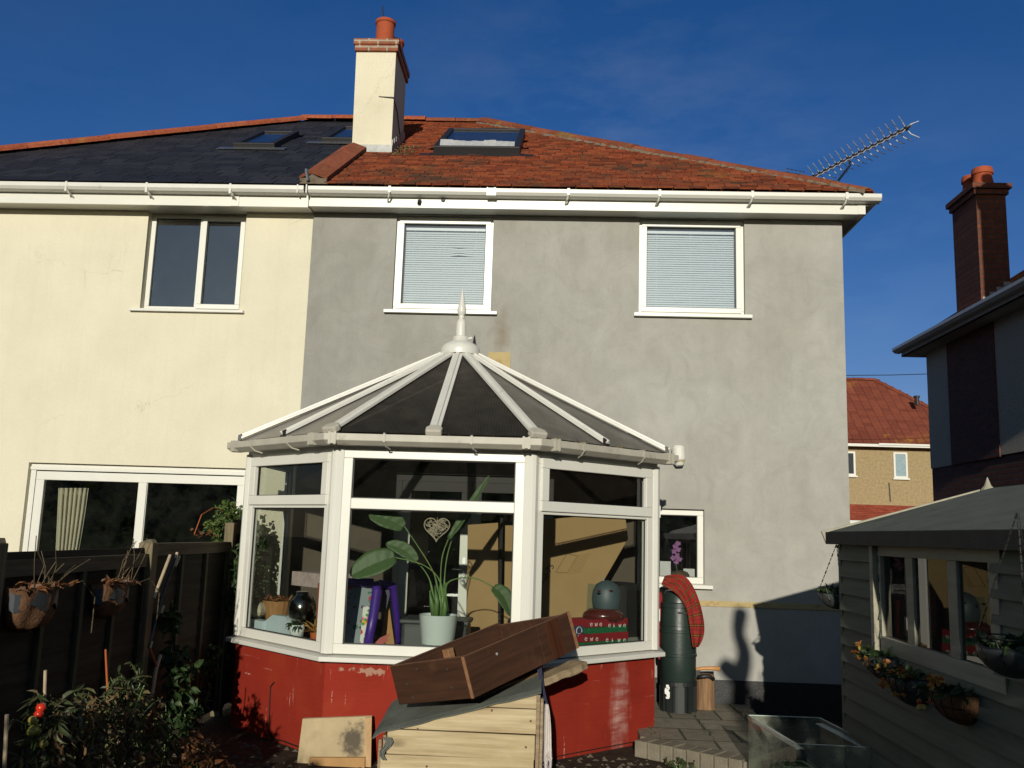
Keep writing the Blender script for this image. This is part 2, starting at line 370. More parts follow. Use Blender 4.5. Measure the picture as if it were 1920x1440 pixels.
def plaid():
    m, t, b = nodes('red tartan'); v = coords(t, kind='UV')
    sx = N(t, 'ShaderNodeSeparateXYZ'); t.links.new(v, sx.inputs[0])
    col = None
    base = (.27, .022, .020)
    def band(o, f, lo, hi):
        fr = N(t, 'ShaderNodeMath', operation='FRACT'); t.links.new(val(t, o, f), fr.inputs[0])
        r = ramp(t, [(0, (0, 0, 0)), (lo, (0, 0, 0)), (lo+.01, (1, 1, 1)), (hi, (1, 1, 1)), (hi+.01, (0, 0, 0))]); r.color_ramp.interpolation = 'LINEAR'
        t.links.new(fr.outputs[0], r.inputs[0]); return r.outputs[0]
    col = base
    for o, f in ((sx.outputs[0], 3.0), (sx.outputs[1], 10.5)):
        col = mixc(t, val(t, band(o, f, .1, .38), .6), col, (.012, .02, .014))
        col = mixc(t, val(t, band(o, f, .22, .27), .65), col, (.30, .20, .03))
        col = mixc(t, val(t, band(o, f, .66, .72), .55), col, (.02, .016, .03))
    t.links.new(col, b.inputs['Base Color']); b.inputs['Roughness'].default_value = .95; b.inputs['Specular IOR Level'].default_value = .1
    bump(t, b, noise(t, coords(t), 260, 3, .6), .3, .002)
    return m

def dots(name, base, cols, scale=16, th=.27):
    m, t, b = nodes(name); v = coords(t)
    col = base
    for k, c in enumerate(cols):
        vo = N(t, 'ShaderNodeTexVoronoi', Scale=scale*(1+.17*k)); t.links.new(coords(t, loc=(k*1.37, k*.77, k*2.1)), vo.inputs[0])
        r = ramp(t, [(th, (1, 1, 1)), (th+.05, (0, 0, 0))]); t.links.new(vo.outputs['Distance'], r.inputs[0])
        mk = noise(t, coords(t, loc=(k*3, 0, k)), 9, 2); rm = ramp(t, [(.5, (0, 0, 0)), (.53, (1, 1, 1))]); t.links.new(mk, rm.inputs[0])
        col = mixc(t, val(t, r.outputs[0], rm.outputs[0]), col, c)
    if hasattr(col, 'is_output'): t.links.new(col, b.inputs['Base Color'])
    b.inputs['Roughness'].default_value = .6
    return m

def polycarb():
    """bronze twin-wall sheet: looks through when faced, hazy when grazed, fine flutes running up the slope"""
    m, t, b = nodes('bronze twinwall sheet'); o = t.nodes['Material Output']
    b.inputs['Base Color'].default_value = (.13, .115, .095, 1); b.inputs['Roughness'].default_value = .35
    n = noise(t, coords(t), 6, 7, .7); r = ramp(t, [(.35, (.11, .10, .085)), (.7, (.20, .18, .15))]); t.links.new(n, r.inputs[0]); t.links.new(r.outputs[0], b.inputs['Base Color'])
    tr = N(t, 'ShaderNodeBsdfTransparent'); tr.inputs[0].default_value = (.06, .058, .06, 1)
    lw = N(t, 'ShaderNodeLayerWeight', Blend=.55)
    wv = N(t, 'ShaderNodeTexWave', Scale=14.0, Distortion=0.0); wv.bands_direction = 'X'; t.links.new(coords(t, kind='UV'), wv.inputs[0])
    f = val(t, val(t, val(t, lw.outputs['Facing'], 5.0, 'POWER'), 2.6), val(t, wv.outputs[1], .045), 'ADD'); f = val(t, f, .005, 'ADD')
    mxs = t.nodes.new('ShaderNodeMixShader'); t.links.new(f, mxs.inputs[0]); t.links.new(tr.outputs[0], mxs.inputs[1]); t.links.new(b.outputs[0], mxs.inputs[2])
    t.links.new(mxs.outputs[0], o.inputs[0])
    return m

M_ = {}
M_['cream'] = plain('cream masonry paint', (.635, .595, .465), .9, .05, 1.6, .25, 90, .15, dirt=((.42, .36, .22), 1.1, .60, .28))
M_['render'] = render_wall()
def weather_cream():
    m = M_['cream']; t = m.node_tree; b = t.nodes['Principled BSDF']; col = b.inputs['Base Color'].links[0].from_socket
    dr = noise(t, coords(t, (7, 7, .3)), 2.0, 7, .66); r = ramp(t, [(.32, (.975, .97, .955)), (.5, (1, 1, 1)), (.7, (1.005, 1.005, 1.005))]); t.links.new(dr, r.inputs[0]); col = mixc(t, 1.0, col, r.outputs[0], 'MULTIPLY')
    sp = noise(t, coords(t, loc=(9, 4, 2)), 40, 5, .7); r = ramp(t, [(.3, (.955, .95, .94)), (.7, (1.025, 1.025, 1.025))]); t.links.new(sp, r.inputs[0]); col = mixc(t, 1.0, col, r.outputs[0], 'MULTIPLY')
    vo = N(t, 'ShaderNodeTexVoronoi', Scale=.55); vo.feature = 'DISTANCE_TO_EDGE'; wv = noise(t, coords(t), 3, 6, .6)
    cv = N(t, 'ShaderNodeVectorMath', operation='ADD'); t.links.new(coords(t, loc=(.3, 0, .6)), cv.inputs[0]); t.links.new(wv, cv.inputs[1]); t.links.new(cv.outputs[0], vo.inputs[0])
    r = ramp(t, [(.0, (1, 1, 1)), (.0035, (0, 0, 0))]); t.links.new(vo.outputs['Distance'], r.inputs[0]); mk = noise(t, coords(t, loc=(4, 0, 1)), .9, 2); rm = ramp(t, [(.52, (0, 0, 0)), (.6, (1, 1, 1))]); t.links.new(mk, rm.inputs[0])
    col = mixc(t, val(t, val(t, r.outputs[0], rm.outputs[0]), .35), col, (.25, .20, .12)); t.links.new(col, b.inputs['Base Color'])
weather_cream()
M_['upvc'] = plain('white upvc', (.645, .635, .575), .32, .03, 3, 0, 60, .5, dirt=((.42, .38, .29), 4, .66, .35))
M_['upvc_old'] = plain('weathered white upvc', (.60, .59, .54), .38, .05, 5, 0, 60, .5, dirt=((.24, .21, .15), 5, .60, .55))
M_['gutter'] = plain('dirty ivory gutter', (.42, .395, .33), .5, .1, 6, 0, 60, .4, dirt=((.16, .13, .09), 6, .58, .7))
M_['seal'] = plain('black rubber seal', (.012, .012, .012), .6)
M_['glass'] = glass('window glass', (.95, .98, .97), .012, boost=.30)
M_['glass_cons'] = glass('conservatory glass', (.80, .835, .80), .010, (.30, .30, .27), boost=.06)
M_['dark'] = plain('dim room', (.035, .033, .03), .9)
M_['plinth'] = plain('black bitumen plinth', (.012, .012, .013), .55, .4, 9, .3, 60)
M_['band'] = plain('yellow band with rust', (.42, .33, .16), .85, .1, 8, .2, 60, .2, dirt=((.24, .07, .02), 9, .55, .95))
M_['red'] = red_painted()
M_['tiles'] = roof_tile('old red clay tiles', [(0, (.12, .030, .014)), (.3, (.215, .050, .020)), (.6, (.26, .064, .025)), (.85, (.29, .082, .034)), (1, (.075, .032, .02))],
                        [((.24, .16, .035), .60, 1.2), ((.055, .040, .026), .51, .9), ((.05, .042, .028), .58, 4)], .8)
M_['slate'] = roof_tile('dark slates', [(0, (.017, .018, .023)), (.5, (.023, .024, .030)), (1, (.032, .033, .040))], [((.05, .045, .04), .62, 3)], .5, .55)
M_['ridge_new'] = roof_tile('orange ridge tiles', [(0, (.30, .075, .035)), (1, (.37, .105, .05))], [((.34, .20, .05), .60, 1.4)], .6)
M_['ridge_old'] = roof_tile('weathered ridge tiles', [(0, (.19, .055, .028)), (1, (.27, .080, .042))], [((.22, .17, .05), .56, 1.5), ((.10, .085, .06), .6, 5)], .75)
M_['mortar'] = plain('lime mortar', (.17, .135, .10), .95, .25, 20, .4, 60, .1, dirt=((.12, .12, .05), 6, .5, .7))
M_['lead'] = plain('lead flashing', (.30, .31, .30), .55, .25, 9, .3, 20, .5, .2)
M_['pot'] = plain('terracotta pot', (.33, .072, .03), .75, .12, 7, .15, 40, .2)
M_['stack_brick'] = brick('chimney cap brick', (.20, .06, .03), (.30, .10, .045), (.34, .29, .22))
M_['dark_brick'] = brick('old red brick', (.12, .030, .013), (.17, .046, .019), (.085, .045, .03))
M_['dark_brick_side'] = brick('old red brick return', (.12, .032, .017), (.17, .05, .026), (.085, .06, .045), 'YZ')
M_['dash'] = plain('grey pebbledash', (.50, .46, .38), .95, .2, 40, .9, 70, .1)
M_['dash_tan'] = plain('tan pebbledash', (.31, .235, .13), .95, .2, 12, .6, 40, .1, dirt=((.22, .17, .09), 2.2, .55, .4))
M_['pantile'] = roof_tile('brown interlocking tiles', [(0, (.17, .045, .028)), (1, (.24, .066, .038))], [((.38, .20, .03), .60, .5)], .8)
M_['velux'] = plain('brown grey skylight frame', (.016, .015, .016), .5, .1)
M_['alu'] = plain('bright aluminium', (.75, .75, .74), .42, .1, 20, .4, 14, .5, .6)
M_['steel'] = plain('grey steel', (.35, .36, .37), .35, .1, 12, 0, 40, .5, .9)
M_['cable'] = plain('black cable', (.012, .011, .011), .5)
M_['poly'] = polycarb()
M_['ply'] = plain('weathered plywood', (.40, .315, .19), .9, .14, 5, .2, 50, .1, dirt=((.26, .20, .12), 6, .55, .6))
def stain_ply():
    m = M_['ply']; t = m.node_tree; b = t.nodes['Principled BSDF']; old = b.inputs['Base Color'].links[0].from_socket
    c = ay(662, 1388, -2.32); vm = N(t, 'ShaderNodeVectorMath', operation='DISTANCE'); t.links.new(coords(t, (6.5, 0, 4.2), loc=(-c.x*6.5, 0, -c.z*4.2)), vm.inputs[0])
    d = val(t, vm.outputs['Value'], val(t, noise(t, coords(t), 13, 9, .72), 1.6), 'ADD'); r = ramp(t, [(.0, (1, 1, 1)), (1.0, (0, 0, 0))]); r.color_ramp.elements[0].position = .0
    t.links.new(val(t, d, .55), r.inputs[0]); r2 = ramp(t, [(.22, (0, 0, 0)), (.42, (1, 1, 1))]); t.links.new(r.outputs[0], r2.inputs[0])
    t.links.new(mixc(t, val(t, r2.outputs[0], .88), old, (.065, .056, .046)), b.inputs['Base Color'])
stain_ply()
M_['pine'] = wood('fresh pine boards', (.33, .245, .13), (.53, .435, .27), 0, 1.0, .65, .08, ((.33, .27, .13), 3.0, .54, .5), knots=.95)
M_['pine_edge'] = wood('sawn pine edge', (.36, .22, .10), (.47, .31, .16), 2, 1, .7, .1)
M_['oldwood'] = wood('grey weathered plank', (.17, .12, .07), (.36, .27, .17), 0, 1.2, .8, .1, ((.10, .08, .05), 5, .55, .5))
M_['drawer'] = wood('dark stained drawer wood', (.036, .016, .009), (.078, .034, .018), 1, .9, .55, .2, ((.13, .065, .034), 5, .58, .6), .4)
M_['drawer_edge'] = wood('bare drawer edge', (.20, .095, .045), (.30, .16, .08), 1, 1, .6, .1)
M_['felt'] = plain('grey green roofing felt', (.135, .145, .125), .95, .18, 6, .7, 130, .1, dirt=((.08, .085, .07), 2, .55, .5))
M_['felt_dark'] = plain('black felt edge', (.02, .02, .02), .9, .2, 9, .4, 90)
M_['fence'] = wood('dark stained fence lap', (.020, .015, .010), (.045, .036, .024), 1, .8, .85, .3, ((.045, .05, .025), 2, .55, .6))
M_['post'] = wood('weathered fence post', (.11, .085, .05), (.22, .175, .11), 2, 1, .85, .1, ((.10, .11, .045), 4, .5, .6))
M_['shed'] = wood('blue grey shed paint', (.098, .115, .088), (.145, .16, .125), 1, .8, .7, .14, ((.085, .12, .10), 2.2, .56, .6))
M_['shed_trim'] = wood('pale shed trim', (.29, .27, .20), (.38, .355, .27), 1, .8, .7, .05, ((.18, .15, .12), 3, .6, .5))
M_['cane'] = plain('bamboo cane', (.42, .33, .22), .6, .2, 20)
M_['cane_dark'] = plain('black sleeved cane', (.03, .032, .04), .45, .2, 20)
M_['coir'] = plain('brown coir liner', (.125, .066, .036), .95, .3, 14, .9, 70, .1)
M_['slatepot'] = plain('blue grey plastic pot', (.026, .032, .038), .5, .15)
M_['wire'] = plain('black wire', (.015, .015, .015), .45, .1, metal=.4)
M_['soil'] = plain('garden soil', (.045, .034, .024), .95, .4, 12, .9, 25, .1, dirt=((.10, .075, .05), 7, .55, .6))
M_['paving'] = brick('concrete slabs', (.19, .165, .12), (.235, .205, .15), (.05, .055, .025), 'XY', bw=.42, bh=.42, mort=.012)
M_['paver'] = plain('grey brown block paver', (.20, .175, .13), .9, .2, 10, .6, 60, .1, dirt=((.10, .10, .05), 8, .56, .5))
M_['butt'] = plain('dark green plastic', (.017, .029, .025), .38, .18, 6, .1, 40, .5)
M_['plaid'] = plaid()
M_['red_cloth'] = plain('red cloth', (.30, .02, .022), .85, .1, 6, .2, 40)
M_['blue_cloth'] = plain('navy cloth', (.035, .036, .085), .9, .2, 9, .3, 90)
M_['rag'] = plain('off white rag', (.55, .50, .47), .95, .1, 9, .5, 60, .1, dirt=((.05, .045, .06), 9, .66, .8))
M_['white_pot'] = plain('white glazed pot', (.62, .68, .66), .25, .03, 3, 0, 60, .5, coat=.3)
M_['white'] = plain('white card', (.68, .68, .65), .7, .04)
M_['paleblue'] = plain('pale blue card', (.47, .56, .60), .7, .05)
M_['banana'] = foliage('paddle leaves', (.05, .085, .03), (.065, .115, .04), (.08, .135, .045), .15)
M_['stalk'] = plain('green stalk', (.10, .18, .05), .5, .25, 9, dirt=((.28, .22, .04), 6, .55, .7))
M_['wicker'] = plain('pale wicker', (.36, .30, .22), .8, .2, 60)
M_['card'] = plain('brown cardboard', (.33, .215, .105), .85, .06, 3, .1, 40, .1)
M_['ink'] = plain('black print', (.02, .016, .012), .9)
M_['ink_faint'] = plain('faint brown print', (.17, .095, .04), .9)
M_['purple'] = plain('purple plastic', (.055, .02, .23), .4, .08)
M_['board'] = dots('paint spotted grey board', (.19, .235, .245), [(.35, .02, .05), (.02, .10, .05), (.02, .02, .06), (.10, .02, .12)], 11, .24)
M_['painting'] = dots('childs dab painting', (.62, .62, .55), [(.55, .02, .02), (.60, .12, .22), (.60, .45, .03), (.06, .25, .05)], 20, .36)
M_['gift_red'] = plain('red printed card', (.24, .014, .02), .6, .08)
M_['gift_green'] = plain('green printed card', (.010, .12, .045), .6, .25, 50)
M_['blue_toy'] = plain('slate blue plastic', (.05, .075, .085), .5, .1)
M_['maroon'] = plain('dark maroon lacquer', (.075, .016, .012), .22, .3, 9, coat=.5)
M_['charcoal'] = plain('charcoal plastic', (.045, .05, .05), .5, .15)
M_['orange'] = plain('orange clay', (.42, .10, .025), .8, .12)
M_['brownwood'] = wood('honey brown planter', (.26, .13, .05), (.36, .19, .08), 2, 1, .6, .1)
M_['stone'] = plain('pale mottled stone', (.42, .38, .28), .9, .25, 18, .5, 40)
M_['curtain'] = plain('cream curtain', (.56, .52, .38), .9, .06)
M_['curtain_red'] = plain('red curtain hem', (.42, .05, .03), .9, .06)
M_['orange_cloth'] = plain('orange curtain', (.60, .09, .025), .9, .2, 7)
M_['orchid'] = plain('mauve petals', (.30, .11, .28), .6, .2, 30)
M_['basket'] = plain('brown basket', (.10, .075, .04), .9, .4, 30, .8, 60)
M_['log'] = wood('split log', (.10, .055, .03), (.34, .20, .10), 2, 1, .85, .2)
M_['axe'] = wood('varnished hickory', (.42, .19, .06), (.52, .27, .10), 0, 1, .4, .1)
M_['tomato'] = plain('ripe tomato', (.52, .03, .01), .2, .08, coat=.4)
M_['tomato_green'] = plain('unripe tomato', (.30, .26, .05), .25, .15, coat=.4)
M_['tank'] = glass('grimy tank glass', (.82, .90, .84), .34, (.50, .52, .42), boost=.10)
M_['tank_edge'] = plain('cut glass edge', (.52, .64, .58), .25, .1)
M_['crate_green'] = plain('green plastic tub', (.03, .14, .05), .4, .15, 7)
M_['blind'] = plain('white blind slats', (.78, .85, .90), .4, .02)
M_['fol_weed'] = foliage('weedy foliage', (.028, .042, .014), (.045, .062, .02), (.10, .075, .035), .2)
M_['fol_dry'] = foliage('withered foliage', (.10, .065, .03), (.19, .11, .05), (.10, .11, .04), .2)
M_['fol_bush'] = foliage('bright hedge foliage', (.040, .085, .015), (.07, .13, .022), (.14, .15, .03), .25)
M_['fol_dark'] = foliage('dark shrub foliage', (.015, .035, .010), (.028, .055, .014), (.045, .075, .02), .2)
M_['fol_rust'] = foliage('rusty dead leaves', (.14, .05, .018), (.21, .09, .03), (.09, .04, .02), .2)
M_['fol_flower'] = foliage('red and yellow petals', (.45, .03, .02), (.50, .16, .04), (.48, .33, .06), .2)
M_['bark'] = plain('rough bark', (.075, .06, .045), .95, .3, 12, .9, 20, .1)

# ================================================================== SETTING: ground
g = MB(); g.quad((-150, -60, 0), (150, -60, 0), (150, 200, 0), (-150, 200, 0))
tag(g.build('ground', M_['soil']), kind='structure')
PZ = .115
pf = [az(1236, 1392, PZ), az(1402, 1424, PZ)]
dirp = (pf[1]-pf[0]); dirp.z = 0; dirp.normalize()
pr = pf[0]+dirp*1.25; pl0 = pf[0]-dirp*.15
g = MB(); g.prism([(pl0.x, pl0.y+.1, 0), (pr.x, pr.y+.1, 0), (pr.x, -.035, 0), (pl0.x, -.035, 0)], (0, 0, PZ))
pat = tag(g.build('patio', M_['paving']), kind='structure')
g = MB(); k = 0
nrm = Vector((dirp.y, -dirp.x, 0))
while k < 13:
    a = pl0 + dirp*(k*.108) + nrm*.0; a.z = 0.004
    g.obox(a-nrm*.1, dirp*.1, nrm*.2, (0, 0, PZ+.004+rnd.uniform(-.003, .004))); k += 1
g.build('paver_edging', M_['paver'], pat, bevel=.006)
g = MB()
for i in range(260):
    y = rnd.uniform(-1.75, -.25); x = rnd.choice((.36, .78, 1.20, 1.62))+.80+rnd.gauss(0, .016)-.42
    x = round((x)/.42)*.42 + rnd.gauss(0, .012)
    g.leaf((x, y, PZ), (rnd.gauss(0, .6), rnd.gauss(0, .6), .7), rnd.uniform(.012, .035), .008)
tag(g.build('joint_moss', M_['fol_weed']), kind='stuff')

# ================================================================== helpers for buildings
def wall_holes(mb, x0, x1, z0, z1, holes, depth=.14, y=0.0, yb=None):
    """front skin at y (facing -y) with rectangular holes and their reveals going back"""
    xs = sorted({x0, x1, *[h[0] for h in holes], *[h[1] for h in holes]}); zs = sorted({z0, z1, *[h[2] for h in holes], *[h[3] for h in holes]})
    for i in range(len(xs)-1):
        for j in range(len(zs)-1):
            cx, cz = (xs[i]+xs[i+1])/2, (zs[j]+zs[j+1])/2
            if any(h[0] < cx < h[1] and h[2] < cz < h[3] for h in holes): continue
            mb.quad((xs[i], y, zs[j]), (xs[i+1], y, zs[j]), (xs[i+1], y, zs[j+1]), (xs[i], y, zs[j+1]))
    for a, b, c, d in holes:
        q = y+depth
        mb.quad((a, y, c), (a, y, d), (a, q, d), (a, q, c)); mb.quad((b, y, d), (b, y, c), (b, q, c), (b, q, d))
        mb.quad((a, y, d), (b, y, d), (b, q, d), (a, q, d)); mb.quad((b, y, c), (a, y, c), (a, q, c), (b, q, c))

def room(mb, x0, x1, z0, z1, y0, y1):
    mb.quad((x0, y1, z0), (x1, y1, z0), (x1, y1, z1), (x0, y1, z1)); mb.quad((x0, y0, z0), (x0, y1, z0), (x0, y1, z1), (x0, y0, z1))
    mb.quad((x1, y1, z0), (x1, y0, z0), (x1, y0, z1), (x1, y1, z1)); mb.quad((x0, y0, z1), (x0, y1, z1), (x1, y1, z1), (x1, y0, z1))
    mb.quad((x0, y1, z0), (x0, y0, z0), (x1, y0, z0), (x1, y1, z0))

def frame_ring(mb, x0, x1, z0, z1, t, ya, yb, tb=None):
    tb = t if tb is None else tb
    mb.box(x0, x1, ya, yb, z1-t, z1); mb.box(x0, x1, ya, yb, z0, z0+tb)
    mb.box(x0, x0+t, ya, yb, z0+tb, z1-t); mb.box(x1-t, x1, ya, yb, z0+tb, z1-t)

def window(parent, x0, x1, z0, z1, y, fw=.055, sash=(), mull=(), sillx=None, sillz=None, sillp=.05, mat=None, name='window'):
    """frame in the opening at depth y (front of frame) with panes; sash: openers (xa, xb) set proud; returns the frame"""
    mat = mat or M_['upvc']
    fb = MB(); frame_ring(fb, x0, x1, z0, z1, fw, y, y+.06)
    for m in mull: fb.box(m-fw*.45, m+fw*.45, y+.002, y+.06, z0+fw, z1-fw)
    f = fb.build(name, mat, parent, bevel=.004)
    cuts = [x0+fw] + [c for m in mull for c in (m-fw*.45, m+fw*.45)] + [x1-fw]
    for i in range(0, len(cuts), 2):
        a, b = cuts[i], cuts[i+1]; za, zb = z0+fw, z1-fw
        if i//2 in sash:
            s = MB(); frame_ring(s, a-.02, b+.02, za-.02, zb+.02, .05, y-.014, y+.02)
            s.build('sash', mat, f, bevel=.004); a += .03; b -= .03; za += .03; zb -= .03
        se = MB(); frame_ring(se, a-.001, b+.001, za-.001, zb+.001, .007, y+.016, y+.03); se.build('seal', M_['seal'], f)
        p = MB(); p.quad((a, y+.024, za), (b, y+.024, za), (b, y+.024, zb), (a, y+.024, zb)); p.build('pane', M_['glass'], f)
    if sillx:
        s = MB(); s.prism([(sillx[0], y+.03, sillz[0]), (sillx[0], y+.03, sillz[1]+.012), (sillx[0], -sillp, sillz[1]), (sillx[0], -sillp, sillz[0])], (sillx[1]-sillx[0], 0, 0))
        s.build('sill', mat, f, bevel=.004)
    return f

def blind(f, x0, x1, z0, z1, y, bent=None):
    b = MB(); z = z1; k = 0
    b.box(x0, x1, y-.012, y+.012, z1-.0, z1+.03)
    while z > z0:
        z -= .0235; t = 1.12; sag = 0
        d = Vector((0, .012*math.cos(t), .012*math.sin(t)))
        n = 9
        for i in range(n):
            xa, xb = x0+(x1-x0)*i/n, x0+(x1-x0)*(i+1)/n
            oa = ob = 0
            if bent and abs(z-bent[1]) < .06:
                oa = .018*math.exp(-((xa-bent[0])/.06)**2)*math.cos((z-bent[1])*40); ob = .018*math.exp(-((xb-bent[0])/.06)**2)*math.cos((z-bent[1])*40)
            c0 = Vector((xa, y, z+oa)); c1 = Vector((xb, y, z+ob))
            b.quad(c0-d, c1-d, c1+d, c0+d)
    for x in (x0+(x1-x0)*.12, (x0+x1)/2, x0+(x1-x0)*.88): b.box(x-.001, x+.001, y-.0145, y-.0125, z0, z1)
    b.build('blind', M_['blind'], f)

KR = math.tan(R(32)); EY, EZ = -.25, 5.0
def rz(s): return EZ + s*KR
def tile_roof(mb, xlo, xhi, smax, gauge, width, thick, jit, skip=None, tilt=.010):
    """courses of flat tiles on the back slope; s runs up the slope in plan from the eaves"""
    s = 0.0; course = 0; cs = math.cos(R(32)); up = Vector((0, 1, KR)).normalized(); nrm = Vector((0, -KR, 1)).normalized()
    gp = gauge*cs
    while s < smax:
        x = xlo(s) - rnd.uniform(0, width)
        while x < xhi(s):
            w_ = width*rnd.uniform(.96, 1.0)
            xa, xb = max(x, xlo(s)), min(x+w_, xhi(s))
            if xb-xa > .03 and not (skip and skip((xa+xb)/2, s)):
                o = Vector((xa, EY+s, rz(s))) + nrm*(tilt+rnd.uniform(0, jit)) - up*rnd.uniform(0, jit*1.6)
                lift = nrm*rnd.uniform(-jit, jit)*.4
                mb.obox(o, Vector((xb-xa-.003, 0, 0))+lift, up*gauge*1.28 - nrm*tilt*1.25, nrm*thick)
            x += width
        s += gp; course += 1

def ridge_run(mb, a, b, r=.115, ln=.42, n=7, lift=.0):
    a, b = Vector(a), Vector(b); d = (b-a); L_ = d.length; d.normalize()
    sd = d.cross(Vector((0, 0, 1))).normalized(); upv = sd.cross(d)
    k = max(1, round(L_/ln)); st = L_/k
    for i in range(k):
        p0 = a+d*(i*st+.004); p1 = a+d*((i+1)*st-.004); h = rnd.uniform(-.006, .008)
        vs = []
        for p in (p0, p1):
            for rr in (r, r-.018):
                for j in range(n+1):
                    t = math.pi*(-.06+1.12*j/n); vs.append(p+sd*math.cos(t)*rr*1.0+upv*(math.sin(t)*rr*.62+h+lift))
        m = n+1; fs = []
        for j in range(n):
            fs += [(j, j+1, 2*m+j+1, 2*m+j), (m+j+1, m+j, 3*m+j, 3*m+j+1), (j+1, j, m+j, m+j+1), (2*m+j, 2*m+j+1, 3*m+j+1, 3*m+j)]
        mb.add(vs, fs)

def gutter_run(mb, x0, x1, y=-.2, z=4.965, ext=.11, h=.072):
    prof = [(y, z), (y-ext, z), (y-ext, z-h*.55), (y-ext*.80, z-h*.9), (y-ext*.55, z-h), (y, z-h)]
    mb.prism([(x0, p[0], p[1]) for p in prof], (x1-x0, 0, 0))

def skylight(parent, xa, xb, sa, sb, lift=.085, name='skylight', bright=False):
    up = Vector((0, 1, KR)).normalized(); nrm = Vector((0, -KR, 1)).normalized(); ln = (sb-sa)/math.cos(R(32))
    o = Vector((xa, EY+sa, rz(sa))); e1 = Vector((1, 0, 0)); W_ = xb-xa
    f = MB(); t = .07
    f.obox(o, e1*W_, up*t, nrm*lift); f.obox(o+up*(ln-t), e1*W_, up*t, nrm*lift)
    f.obox(o+up*t, e1*t, up*(ln-2*t), nrm*lift); f.obox(o+up*t+e1*(W_-t), e1*t, up*(ln-2*t), nrm*lift)
    f.obox(o+up*t+e1*t, e1*(W_-2*t), up*(ln-2*t), nrm*.01)
    fo = f.build(name, M_['velux'], parent, bevel=.006)
    p = MB(); q = o+nrm*(lift-.022)+e1*t+up*t
    p.quad(q, q+e1*(W_-2*t), q+e1*(W_-2*t)+up*(ln-2*t), q+up*(ln-2*t)); p.build('pane', M_['glass'], fo)
    fl = MB()
    fl.obox(o-e1*.16-up*.14+nrm*.022, e1*(W_+.32), up*.135, nrm*.006); fl.build('flashing', M_['velux'] if bright else M_['steel'], fo)
    if bright:
        bb = MB(); q = o+nrm*(lift-.012)+e1*t+up*(t+.002); n_ = 12
        for i in range(n_):
            a = q+e1*((W_-2*t)*i/n_); bb.obox(a+nrm*rnd.uniform(-.004, .004), e1*((W_-2*t)/n_), up*.10+nrm*rnd.uniform(.045, .065), nrm*.004)
        bb.build('foil_strip', M_['alu'], fo)
    return fo

# ================================================================== GREY HOUSE
XD, XR = -2.51, 2.835
GH = thing('grey_house', 'grey rendered semi-detached house half with old red tiled roof', 'house', None, (XD, 0, 0))
GH.location = (0, 0, 0)
gl0, gl1 = (-1.648, -.655, 3.785, 4.785), (.822, 1.868, 3.80, 4.792)
kw = (.93, 1.462, 1.185, 1.885)
FDX = (-1.52, .02)
mb = MB()
wall_holes(mb, XD, XR, .32, 4.80, [gl0, gl1, kw, (FDX[0], FDX[1], .32, 2.15)], .14)
mb.quad((XR, 0, .32), (XR, 7.9, .32), (XR, 7.9, 4.8), (XR, 0, 4.8)); mb.quad((XR, 7.9, 0), (XD, 7.9, 0), (XD, 7.9, 4.8), (XR, 7.9, 4.8))
mb.build('wall', M_['render'], GH)
p = MB(); p.box(XD, FDX[0], -.028, .1, 0, .32); p.build('plinth', M_['plinth'], GH)
p = MB(); p.prism([(FDX[1], -.028, 0), (XR+.028, -.028, 0), (XR+.028, 7.9, 0), (XR, 7.9, 0), (XR, .1, 0), (FDX[1], .1, 0)], (0, 0, .32)); p.build('plinth', M_['plinth'], GH)
p = MB(); p.box(.92, XR-.0, -.012, .02, .985, 1.035); p.build('render_band', M_['band'], GH)
p = MB(); p.box(-.66, -.44, -.010, .01, 3.19, 3.375); p.build('bare_patch', M_['band'], GH)
rm = MB()
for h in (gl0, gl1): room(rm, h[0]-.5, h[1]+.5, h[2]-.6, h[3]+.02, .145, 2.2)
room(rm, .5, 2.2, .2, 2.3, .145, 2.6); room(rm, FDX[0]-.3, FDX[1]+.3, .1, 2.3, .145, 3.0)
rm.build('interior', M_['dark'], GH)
w1 = window(GH, *gl0, .045, .048, sash=(0,), sillx=(-1.725, -.588), sillz=(3.75, 3.782))
blind(w1, gl0[0]+.075, gl0[1]-.075, gl0[2]+.07, gl0[3]-.125, .125, bent=(-.99, 4.42))
w2 = window(GH, *gl1, .045, .048, sash=(0,), sillx=(.772, 1.932), sillz=(3.765, 3.80))
blind(w2, gl1[0]+.075, gl1[1]-.075, gl1[2]+.07, gl1[3]-.125, .125)
window(GH, *kw, .05, .058, sillx=(.92, 1.535), sillz=(1.143, 1.178), sillp=.06)
# french door behind the conservatory
fd = MB(); x0, x1 = FDX; frame_ring(fd, x0, x1, .33, 2.14, .06, .03, .09); xm = -.775
fdo = fd.build('french_door', M_['upvc'], GH, bevel=.004)
for a, b in ((x0+.06, xm), (xm, x1-.06)):
    s = MB(); frame_ring(s, a+.003, b-.003, .39, 2.08, .095, .02, .07, .2); s.build('door_leaf', M_['upvc'], fdo, bevel=.004)
    p = MB(); p.quad((a+.09, .05, .58), (b-.09, .05, .58), (b-.09, .05, 1.99), (a+.09, .05, 1.99)); p.build('pane', M_['glass'], fdo)
hd = MB(); hd.tube([(xm-.05, .02, 1.25), (xm-.05, -.03, 1.25), (xm-.16, -.035, 1.25)], .011); hd.box(xm-.065, xm-.035, .008, .02, 1.14, 1.36); hd.build('handle', M_['steel'], fdo)
